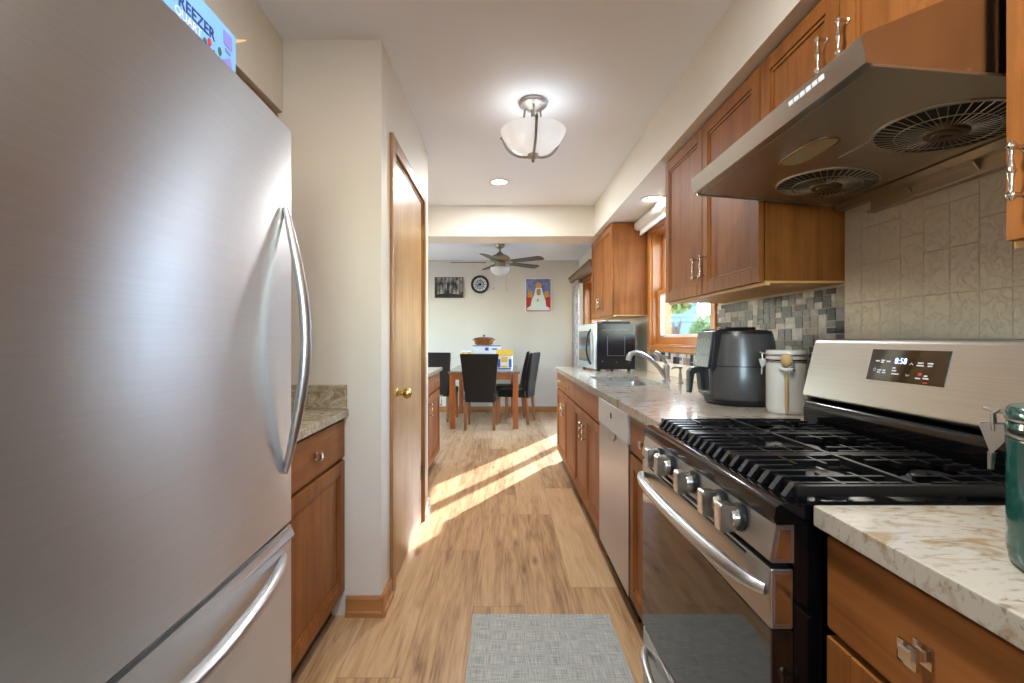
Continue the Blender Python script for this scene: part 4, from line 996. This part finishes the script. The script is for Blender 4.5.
# canisters
def canister(name, label, cx, cy, r, h, mat, side, glz=True):
    t = thing(name, label, 'canister', (cx, cy, zt+.0005)); z0 = zt+.0005
    obj('jar', MB().lathe([(0, 0), (r*.92, 0), (r*.97, .004), (r*.985, .012), (r, .02), (r, h*.79), (r*.985, h*.80), (r*.96, h*.805), (r*.96, h*.83), (0, h*.83)], (cx, cy, z0), 44), mat, t)
    obj('gasket', MB().lathe([(r*.965, h*.83), (r*.985, h*.838), (r*.965, h*.85), (0, h*.85), (0, h*.83)], (cx, cy, z0), 44), 'rubber', t)
    obj('lid', MB().lathe([(0, h*.85), (r*.985, h*.85), (r*1.01, h*.865), (r*1.0, h*.90), (r*.975, h*.905), (r*.975, h*.925), (r*1.0, h*.93), (r*1.005, h*.965), (r*.97, h*.995), (r*.85, h*1.0), (0, h*1.0)], (cx, cy, z0), 44), mat, t)
    d = Vector((side[0], side[1], 0)).normalized(); tn = Vector((-d.y, d.x, 0)); c_ = Vector((cx, cy, z0))
    cl = MB(); zr = h*.815
    def torus(zv, rr, tk):
        cl.tube([(cx+rr*math.cos(2*PI*i/40), cy+rr*math.sin(2*PI*i/40), z0+zv) for i in range(41)], tk, 6, cap=False)
    torus(zr, r*.985, .0022); torus(h*.915, r*1.0, .0018)
    P = lambda o, u, z: c_ + d*(r+o) + tn*u + Vector((0, 0, z))
    pl = [P(.002, -.013, zr+.008), P(.017, -.013, zr+.002), P(.019, .013, zr+.002), P(.002, .013, zr+.008), P(.012, -.009, zr-.040), P(.012, .009, zr-.040)]
    s_ = h*.02
    # triangular plate standing off the jar, wire loop and hook
    for u in (-.010, .007):
        q = [P(.000, u, zr+.010), P(.023, u, zr+.008), P(.012, u, zr-.030), P(.000, u, zr-.012)]
        q2 = [p + tn*.003 for p in q]
        cl.faces(q+q2, [(0, 1, 2, 3), (7, 6, 5, 4), (0, 4, 5, 1), (1, 5, 6, 2), (2, 6, 7, 3), (3, 7, 4, 0)])
    cl.tube([P(.010, -.009, zr), P(.011, -.009, h*.93), P(.006, -.006, h*.95), P(.006, .006, h*.95), P(.011, .009, h*.93), P(.010, .009, zr)], .0022, 8)
    cl.tube([P(.000, 0, h*.94), P(.012, 0, h*.945), P(.020, 0, h*.965)], .0022, 8)
    cl.tube([P(.012, 0, zr-.028), P(.013, 0, zr-.050)], [.004, .003], 8)
    obj('bail_clasp', cl, 'nickel', t)
    return t
wc = canister('canister', 'white ceramic clamp lid canister with a wooden spoon on its front', 1.052, 1.765, .067, .232, 'white_ceramic', (-.858, .513))
canister('canister', 'dark teal green ceramic canister with wire clasp on the near counter', .684, .53, .085, .192, 'green_ceramic', (-.628, .778))
fdir = Vector((-1.052+.05, -1.765, 0)).normalized(); c0 = Vector((1.052, 1.765, zt)); tn = Vector((-fdir.y, fdir.x, 0))
def SP(o, u, z): return tuple(c0 + fdir*(.067+o) + tn*u + Vector((0, 0, z)))
hk = MB(); hk.tube([SP(-.004, .017, .168), SP(.010, .017, .166), SP(.021, .009, .164), SP(.0235, 0, .163), SP(.021, -.009, .164), SP(.010, -.017, .166), SP(-.004, -.017, .168)], .0065, 10, up=(0, 0, 1))
obj('spoon_bracket', hk, 'white_ceramic', wc)
spn = MB().tube([SP(.008, 0, .012), SP(.008, 0, .03), SP(.009, 0, .10), SP(.009, 0, .165), SP(.009, 0, .178)], [.0045, .0058, .0052, .0050, .0065], 12)
spn.lathe([(0, .174), (.010, .177), (.017, .187), (.0195, .199), (.017, .211), (.010, .219), (0, .222)], (c0.x+fdir.x*.089, c0.y+fdir.y*.089, zt), 20)
solo('wooden_spoon', 'small wooden spoon hanging on the front of the white canister', 'spoon', spn, 'spoon', SP(.008, 0, .012))
# floor mat
solo('floor_mat', 'grey woven vinyl floor mat in front of the range', 'mat', MB().box(-.130, .452, 1.10, 2.03, .0005, .0055, .002), 'weave', (.16, 1.56, .0005))

# ================================================================== ceiling lights
COOL = (.97, .975, .98)
cx, cy = .162, 2.565
CL = thing('ceiling_light', 'semi-flush brushed nickel ceiling light with lit alabaster bowl', 'ceiling light', (cx, cy, ZC))
obj('canopy', MB().lathe([(0, ZC-.0005), (.078, ZC-.0005), (.080, ZC-.008), (.074, ZC-.014), (.076, ZC-.020), (.066, ZC-.030), (.035, ZC-.042), (.012, ZC-.046), (.010, ZC-.30), (0, ZC-.30)], (cx, cy, 0), 36), 'nickel', CL)
bw = MB().lathe([(.010, 2.172), (.055, 2.181), (.105, 2.204), (.145, 2.240), (.168, 2.278), (.176, 2.298), (.172, 2.300), (.163, 2.280), (.140, 2.246), (.102, 2.211), (.055, 2.189), (.010, 2.180)], (cx, cy, 0), 48)
obj('glass_bowl', bw, 'bowl_glass', CL)
obj('hub', MB().lathe([(0, 2.132), (.006, 2.134), (.009, 2.142), (.005, 2.150), (.020, 2.156), (.030, 2.160), (.030, 2.176), (.022, 2.180), (0, 2.180)], (cx, cy, 0), 28), 'nickel', CL)
for k in range(3):
    a = math.radians(270 + 120*k) + math.radians(2); ca, sa = math.cos(a), math.sin(a)
    def P(r, z): return (cx + ca*r, cy + sa*r, z)
    pts = bez(P(.028, 2.168), P(.10, 2.172), P(.155, 2.215), P(.178, 2.278), 12) + [Vector(P(.186, 2.298)), Vector(P(.200, 2.303))]
    arm = MB().tube(pts, [.0075]*13 + [.009, .005], 8, up=(ca*0 - sa, ca, 0), flat=1.0)
    arm.tube([P(.196, 2.302), P(.186, 2.306), P(.178, 2.300)], .005, 8)
    obj('arm', arm, 'nickel', CL)
    obj('stem', MB().tube([(cx + ca*.048, cy + sa*.048, ZC-.030), (cx + ca*.066, cy + sa*.066, 2.305)], [.006, .006], 8), 'nickel', CL)
for k in range(3):
    a = math.radians(330 + 120*k)
    obj('bulb', MB().lathe([(0, -.03), (.012, -.028), (.018, -.010), (.014, .012), (.008, .02), (0, .02)], (cx + .07*math.cos(a), cy + .07*math.sin(a), 2.258), 14), 'bulb_glass', CL)
    lamp('ceiling_bulb_light', 'POINT', (cx + .07*math.cos(a), cy + .07*math.sin(a), 2.288), .14, COOL, shadow_soft_size=.02)
def downlight(label, x, y, z, power, r=.075):
    t = thing('recessed_light', label, 'recessed light', (x, y, z), 'recessed ceiling lights')
    obj('trim_ring', MB().lathe([(r-.012, -.001), (r-.012, -.004), (r, -.006), (r+.008, -.003), (r+.008, -.0005), (r-.012, -.0005)], (x, y, z), 40), 'white_plastic', t)
    obj('diffuser', MB().lathe([(0, -.002), (r-.013, -.002), (r-.013, -.0006), (0, -.0006)], (x, y, z), 40), 'led', t)
    lamp('recessed_lamp', 'AREA', (x, y, z-.012), power, COOL, shape='DISK', size=r*1.7)
downlight('round recessed light in the ceiling before the dining header', -.03, 3.87, ZC, 16)
downlight('round recessed light in the soffit above the sink window', 1.055, 3.36, 2.173, 2)
downlight('added round recessed fill light in the ceiling between refrigerator and range', .10, .80, ZC, 16)  # added unseen lamp, fills the near half of the kitchen
c2 = copy_tree(CL); c2.location = (.12, -1.2, ZC); c2['label'] = 'added semi-flush nickel ceiling light behind the viewpoint for fill'  # added unseen fixture that brightens the room from behind
for k in range(3):
    a = math.radians(330 + 120*k); lamp('ceiling_bulb_light', 'POINT', (.12 + .07*math.cos(a), -1.2 + .07*math.sin(a), 2.345), 9.0, COOL, shadow_soft_size=.03)  # strong fill bulbs of the added fixture

# ================================================================== ceiling fan
fx, fy = -.04, 6.37
FN = thing('ceiling_fan', 'pewter five blade ceiling fan with frosted bowl light in the dining area', 'ceiling fan', (fx, fy, ZC))
obj('canopy', MB().lathe([(0, ZC-.0005), (.062, ZC-.0005), (.064, ZC-.03), (.045, ZC-.06), (.014, ZC-.07), (.013, 2.335), (0, 2.335)], (fx, fy, 0), 28), 'fan_metal', FN)
obj('motor', MB().lathe([(0, 2.345), (.03, 2.342), (.05, 2.315), (.11, 2.295), (.138, 2.27), (.138, 2.235), (.12, 2.215), (.075, 2.205), (.075, 2.145), (.062, 2.135), (0, 2.135)], (fx, fy, 0), 36), 'fan_metal', FN)
obj('light_bowl', MB().lathe([(0, 2.136), (.128, 2.136), (.132, 2.128), (.120, 2.085), (.085, 2.050), (.04, 2.033), (0, 2.030)], (fx, fy, 0), 36), 'fan_bowl', FN)
for k in range(5):
    a = math.radians(37 + 72*k); ca, sa = math.cos(a), math.sin(a); zb_ = 2.205; tilt = math.radians(-11)
    bm_ = MB(); q = Matrix.Translation((fx, fy, zb_)) @ Matrix.Rotation(a, 4, 'Z') @ Matrix.Rotation(tilt, 4, 'X')
    prof = [(.19, -.052), (.62, -.070), (.655, -.055), (.665, 0), (.655, .055), (.62, .070), (.19, .052)]
    bm_.add(MB().prism(prof, 'z', -.003, .004), q)
    bl = obj('blade', bm_, 'blade', FN)
    ir = MB(); ir.add(MB().prism([(.07, -.014), (.16, -.022), (.225, -.038), (.25, 0), (.225, .038), (.16, .022), (.07, .014)], 'z', .0045, .009), q)
    obj('blade_iron', ir, 'fan_metal', bl)
ch = MB()
for (dx, L) in ((-.085, .20), (.085, .22)): ch.tube([(fx+dx, fy-.02, 2.14), (fx+dx, fy-.02, 2.14-L-.08)], .0018, 5).lathe([(0, 0), (.006, .004), (.007, .018), (0, .026)], (fx+dx, fy-.02, 2.14-L-.10), 10)
obj('pull_chain', ch, 'fan_metal', FN)

# ================================================================== on the far wall
def at(u, v, Y): return ((u-503)*Y/FPX, H0 - (v-339)*Y/FPX)
# black and white picture
x0, z1 = at(434.8, 277.3, YF); x1, z0 = at(463.2, 298.0, YF)
pc = thing('framed_picture', 'small black and white tree picture on the far wall beside the clock', 'picture', ((x0+x1)/2, YF, z0))
obj('frame', MB().box(x0, x1, YF-.022, YF-.001, z0, z1, .003), 'frame_black', pc)
m, n, l, b = mat_new('monochrome_woodland_print')
tc = n.new('ShaderNodeTexCoord'); mp = n.new('ShaderNodeMapping'); mp.inputs['Scale'].default_value = (22, 1, 7); l.new(tc.outputs['Object'], mp.inputs[0])
nz = n.new('ShaderNodeTexNoise'); nz.inputs['Scale'].default_value = 1; nz.inputs['Detail'].default_value = 5; l.new(mp.outputs[0], nz.inputs['Vector'])
r = n.new('ShaderNodeValToRGB'); r.color_ramp.elements[0].position = .42; r.color_ramp.elements[0].color = (.012, .012, .011, 1); r.color_ramp.elements[1].position = .68; r.color_ramp.elements[1].color = (.42, .40, .36, 1)
l.new(nz.outputs['Fac'], r.inputs[0]); l.new(r.outputs[0], b.inputs['Base Color']); M['bw_print'] = m
pp = MB().box(x0+.008, x1-.008, YF-.0245, YF-.0225, z0+.008, z1-.008)
obj('print', pp, 'bw_print', pc)
tm = MB(); xm = x0 + (x1-x0)*.47
tm.prism([(xm-.03, z0+.06), (xm-.012, z0+.12), (xm-.02, z0+.25), (xm+.012, z0+.25), (xm+.015, z0+.12), (xm+.03, z0+.06)], 'y', YF-.0255, YF-.0247)
tm.prism([(x0+.012, z0+.012), (x0+.012, z0+.055), (xm, z0+.075), (x1-.012, z0+.05), (x1-.012, z0+.012)], 'y', YF-.0252, YF-.0247)
obj('printed_tree', tm, 'frame_black', pc)
# clock
xc, zc = at(480, 284.5, YF); rc = .147
ck_ = thing('wall_clock', 'round black openwork wall clock with pale centre on the far wall', 'clock', (xc, YF, zc))
obj('rim', MB().lathe([(rc*.74, .001), (rc, .001), (rc, -.018), (rc*.97, -.024), (rc*.80, -.024), (rc*.74, -.016)], (xc, YF, zc), 44, 'y'), 'frame_black', ck_)
obj('face', MB().lathe([(0, -.006), (rc*.74, -.006), (rc*.74, -.001), (0, -.001)], (xc, YF, zc), 40, 'y'), 'white_card', ck_)
nm_ = MB()
for k in range(12):
    a = 2*PI*k/12; c_, s_ = math.cos(a), math.sin(a)
    nm_.bar((xc+c_*rc*.50, YF-.007, zc+s_*rc*.50), (xc+c_*rc*.66, YF-.007, zc+s_*rc*.66), .012, .002, up=(0, 1, 0))
nm_.lathe([(rc*.40, -.0065), (rc*.47, -.0065), (rc*.47, -.009), (rc*.40, -.009)], (xc, YF, zc), 32, 'y').lathe([(0, -.0065), (rc*.16, -.0065), (rc*.16, -.009), (0, -.009)], (xc, YF, zc), 20, 'y')
for k in range(8):
    a = 2*PI*k/8; c_, s_ = math.cos(a), math.sin(a)
    nm_.bar((xc+c_*rc*.2, YF-.0075, zc+s_*rc*.2), (xc+c_*rc*.36, YF-.0075, zc+s_*rc*.36), .016, .002, up=(0, 1, 0))
obj('dial_marks', nm_, 'frame_black', ck_)
hd = MB(); hd.bar((xc, YF-.012, zc), (xc-.05, YF-.012, zc-.02), .007, .002, up=(0, 1, 0)).bar((xc, YF-.013, zc), (xc+.015, YF-.013, zc+.09), .005, .002, up=(0, 1, 0))
obj('hands', hd, 'frame_black', ck_)
# devotional style picture, generic
x0, z1 = at(525.3, 278.5, YF); x1, z0 = at(551.2, 312.2, YF); W_, H_ = x1-x0, z1-z0
pc = thing('framed_picture', 'tall colourful picture of a white robed figure on the far wall, right of the fan', 'picture', ((x0+x1)/2, YF, z0))
obj('frame', MB().box(x0, x1, YF-.02, YF-.001, z0, z1, .003), 'white_card', pc)
M['p_sky'] = plain('printed_sky', rgb(110, 116, 164), .6, var=.5, scale=22); M['p_red'] = plain('printed_crimson', rgb(168, 30, 40), .6, var=.1)
M['p_gold'] = plain('printed_gold', rgb(190, 140, 60), .6, var=.2, scale=40); M['p_robe'] = plain('printed_robe', rgb(206, 220, 214), .6, var=.08, scale=25); M['p_skin'] = plain('printed_ochre', rgb(176, 120, 84), .6)
def Q(pts): return [(x0 + p*W_, z0 + q*H_) for p, q in pts]
ya = YF-.0205
obj('print_sky', MB().prism(Q([(.03, .45), (.97, .45), (.97, .98), (.03, .98)]), 'y', ya-.001, ya), 'p_sky', pc)
obj('print_field', MB().prism(Q([(.03, .02), (.97, .02), (.97, .46), (.03, .46)]), 'y', ya-.0012, ya), 'p_red', pc)
obj('print_gold', MB().prism(Q([(.08, .44), (.3, .42), (.26, .62), (.12, .66)]), 'y', ya-.0016, ya).prism(Q([(.72, .42), (.92, .46), (.88, .62), (.76, .62)]), 'y', ya-.0016, ya).prism(Q([(.42, .72), (.60, .72), (.64, .82), (.51, .90), (.38, .82)]), 'y', ya-.0024, ya), 'p_gold', pc)
obj('print_robe', MB().prism(Q([(.06, .05), (.95, .05), (.93, .12), (.80, .18), (.77, .36), (.70, .50), (.64, .70), (.51, .77), (.39, .70), (.34, .50), (.24, .36), (.20, .18), (.07, .12)]), 'y', ya-.002, ya), 'p_robe', pc)
obj('print_face', MB().prism(Q([(.45, .50), (.57, .50), (.60, .60), (.57, .69), (.45, .69), (.42, .60)]), 'y', ya-.0026, ya).prism(Q([(.46, .30), (.53, .36), (.50, .40), (.44, .36)]), 'y', ya-.0026, ya), 'p_skin', pc)

# ================================================================== dining table and chairs
TX0, TX1, TY0, TY1 = -.70, .20, 6.22, 7.62
T = thing('dining_table', 'wooden dining table with brown stone top and square legs', 'table', ((TX0+TX1)/2, (TY0+TY1)/2, 0))
obj('tabletop', MB().box(TX0-.02, TX1+.02, TY0-.02, TY1+.02, .722, .758, .006), 'table_stone', T)
ap = MB()
for (a, b_, c_, d_) in ((TX0+.07, TX1-.07, TY0+.015, TY0+.037), (TX0+.07, TX1-.07, TY1-.037, TY1-.015), (TX0+.015, TX0+.037, TY0+.07, TY1-.07), (TX1-.037, TX1-.015, TY0+.07, TY1-.07)): ap.box(a, b_, c_, d_, .645, .7215)
obj('apron', ap, 'table_wood', T)
for (x, y) in ((TX0, TY0), (TX1-.072, TY0), (TX0, TY1-.072), (TX1-.072, TY1-.072)):
    obj('leg', MB().box(x, x+.072, y, y+.072, 0, .7215, .004), 'table_wood', T)
def chair(label, x, y, rz):
    """parsons chair, back at local y = 0, sitter looks to +y; local x centred"""
    t = thing('dining_chair', label, 'chair', (0, 0, 0), 'dark dining chairs')
    s = MB().box(-.215, .215, .03, .45, .37, .475, .022, 3)
    obj('seat', s, 'leather', t)
    bk = MB(); rings = []
    for (z, w_, yo, th) in ((.362, .195, .035, .075), (.45, .20, .03, .08), (.62, .212, .008, .072), (.80, .228, -.022, .060), (.93, .244, -.048, .050), (.978, .249, -.058, .044), (.99, .244, -.060, .030)):
        rr = []
        for (sx, sy) in ((-1, -1), (-.95, -1.0), (.95, -1.0), (1, -1), (1, 1), (.95, 1.0), (-.95, 1.0), (-1, 1)):
            xx = sx*w_; yy = yo + sy*th/2
            if abs(sx) == 1: yy = yo + sy*th*.36
            rr.append((xx, yy, z))
        rings.append(rr)
    loft(bk, rings); bk.faces(rings[0][::-1], [tuple(range(8))])
    bo = obj('backrest', bk, 'leather', t)
    for sx in (-1, 1): obj('stitching', MB().tube([(sx*.19, -.004 + .03, .40), (sx*.207, -.032, .62), (sx*.222, -.056, .80), (sx*.240, -.075, .95)], .0022, 5), 'leather', bo)
    for (lx, ly, fy) in ((-.185, .03, -.03), (.185, .03, -.03), (-.19, .42, .0), (.19, .42, .0)):
        a = MB(); w0, w1 = .021, .015
        vs = [(lx+sx*w1, ly+fy+sy*w1, 0) for sx, sy in ((-1, -1), (1, -1), (1, 1), (-1, 1))] + [(lx+sx*w0, ly+sy*w0, .372) for sx, sy in ((-1, -1), (1, -1), (1, 1), (-1, 1))]
        a.faces(vs, [(3, 2, 1, 0), (4, 5, 6, 7)] + [(i, (i+1) % 4, 4+(i+1) % 4, 4+i) for i in range(4)])
        obj('leg', a, 'chair_wood', t)
    t.location = (x, y, 0); t.rotation_euler = (0, 0, rz)
    return t
c1 = chair('dark leather dining chair at the near table end, back to the kitchen', -.300, 6.13, math.radians(-3))
def another(label, x, y, rz):
    c = copy_tree(c1); c.location = (x, y, 0); c.rotation_euler = (0, 0, rz); c['label'] = label; return c
another('dark leather dining chair on the window side of the table, nearer the kitchen', .40, 6.72, math.radians(73))
another('dark leather dining chair on the window side of the table, nearer the far wall', .33, 7.30, math.radians(86))
another('dark leather dining chair on the left of the table behind the cabinet', -.97, 6.78, math.radians(-12))
# on the table
bx = thing('carton', 'wide white printed carton on the dining table under the lidded dish', 'box', (-.23, 6.72, .7585))
obj('carton_body', MB().box(-.42, -.03, 6.60, 6.88, .7585, 1.095, .002), 'white_card', bx)
obj('printed_edge', MB().box(-.42, -.03, 6.5975, 6.5998, 1.078, 1.093).box(-.25, -.20, 6.5975, 6.5998, 1.02, 1.06).box(-.15, -.08, 6.5975, 6.5998, 1.03, 1.05), 'blue_print', bx)
ds = thing('casserole_dish', 'brown lidded casserole dish standing on the white carton', 'dish', (-.27, 6.72, 1.0955))
b = MB(); loft(b, [ring(-.375, -.165, 6.62, 6.82, 1.0955, .06), ring(-.395, -.145, 6.61, 6.83, 1.115, .07), ring(-.408, -.132, 6.60, 6.84, 1.178, .08)]); b.faces(ring(-.375, -.165, 6.62, 6.82, 1.0955, .06)[::-1], [tuple(range(28))])
obj('pot', b, 'basket', ds)
b = MB(); loft(b, [ring(-.412, -.128, 6.597, 6.843, 1.1785, .08), ring(-.405, -.135, 6.605, 6.835, 1.193, .08), ring(-.33, -.21, 6.67, 6.77, 1.208, .04)])
ld = obj('lid', b, 'basket', ds); obj('lid_knob', MB().lathe([(0, 1.2075), (.010, 1.208), (.008, 1.22), (.018, 1.228), (.016, 1.238), (0, 1.242)], (-.27, 6.72, 0), 16), 'black_plastic', ld)
hb = MB()
for sx in (-1, 1): hb.tube([(-.27+sx*.132, 6.68, 1.165), (-.27+sx*.155, 6.69, 1.17), (-.27+sx*.155, 6.75, 1.17), (-.27+sx*.132, 6.76, 1.165)], .008, 8)
obj('side_handles', hb, 'basket', ds)
pk = thing('packet', 'white and blue food packet with yellow top on the dining table', 'packet', (.02, 6.42, .7585))
b = MB(); loft(b, [ring(-.085, .125, 6.37, 6.46, .7585, .02), ring(-.09, .13, 6.36, 6.47, .80, .02), ring(-.088, .128, 6.375, 6.46, .96, .015), ring(-.092, .132, 6.405, 6.43, 1.03, .008)])
obj('bag', b, 'white_card', pk)
obj('yellow_top', MB().prism([(6.366, .955), (6.400, 1.032), (6.435, 1.032), (6.469, .955), (6.472, .962), (6.437, 1.037), (6.398, 1.037), (6.362, .958)], 'x', -.093, .133), 'yellow', pk)
obj('printed_panel', MB().prism([(6.360, .80), (6.368, .91), (6.364, .91), (6.356, .80)], 'x', -.07, -.035).prism([(6.360, .80), (6.368, .91), (6.364, .91), (6.356, .80)], 'x', .08, .115).prism([(6.358, .775), (6.359, .79), (6.355, .79), (6.354, .775)], 'x', -.07, .11), 'blue_print', pk)
obj('printed_emblem', MB().prism([(6.366, .87), (6.371, .94), (6.366, .94), (6.361, .87)], 'x', -.02, .06).prism([(6.359, .80), (6.361, .825), (6.357, .825), (6.355, .80)], 'x', -.02, .06), 'yellow', pk)
jl = thing('carton', 'small yellow carton on the dining table behind the near chair', 'box', (-.49, 6.55, .7585))
obj('carton_body', MB().box(-.57, -.44, 6.52, 6.62, .7585, 1.0, .002), 'yellow', jl)
obj('printed_band', MB().box(-.57, -.44, 6.518, 6.5198, .93, .96).box(-.53, -.49, 6.5175, 6.5198, .965, .99), 'white_card', jl)
obj('flap', MB().prism([(6.52, 1.0), (6.62, 1.0), (6.60, 1.02), (6.54, 1.02)], 'x', -.565, -.445), 'white_card', jl)
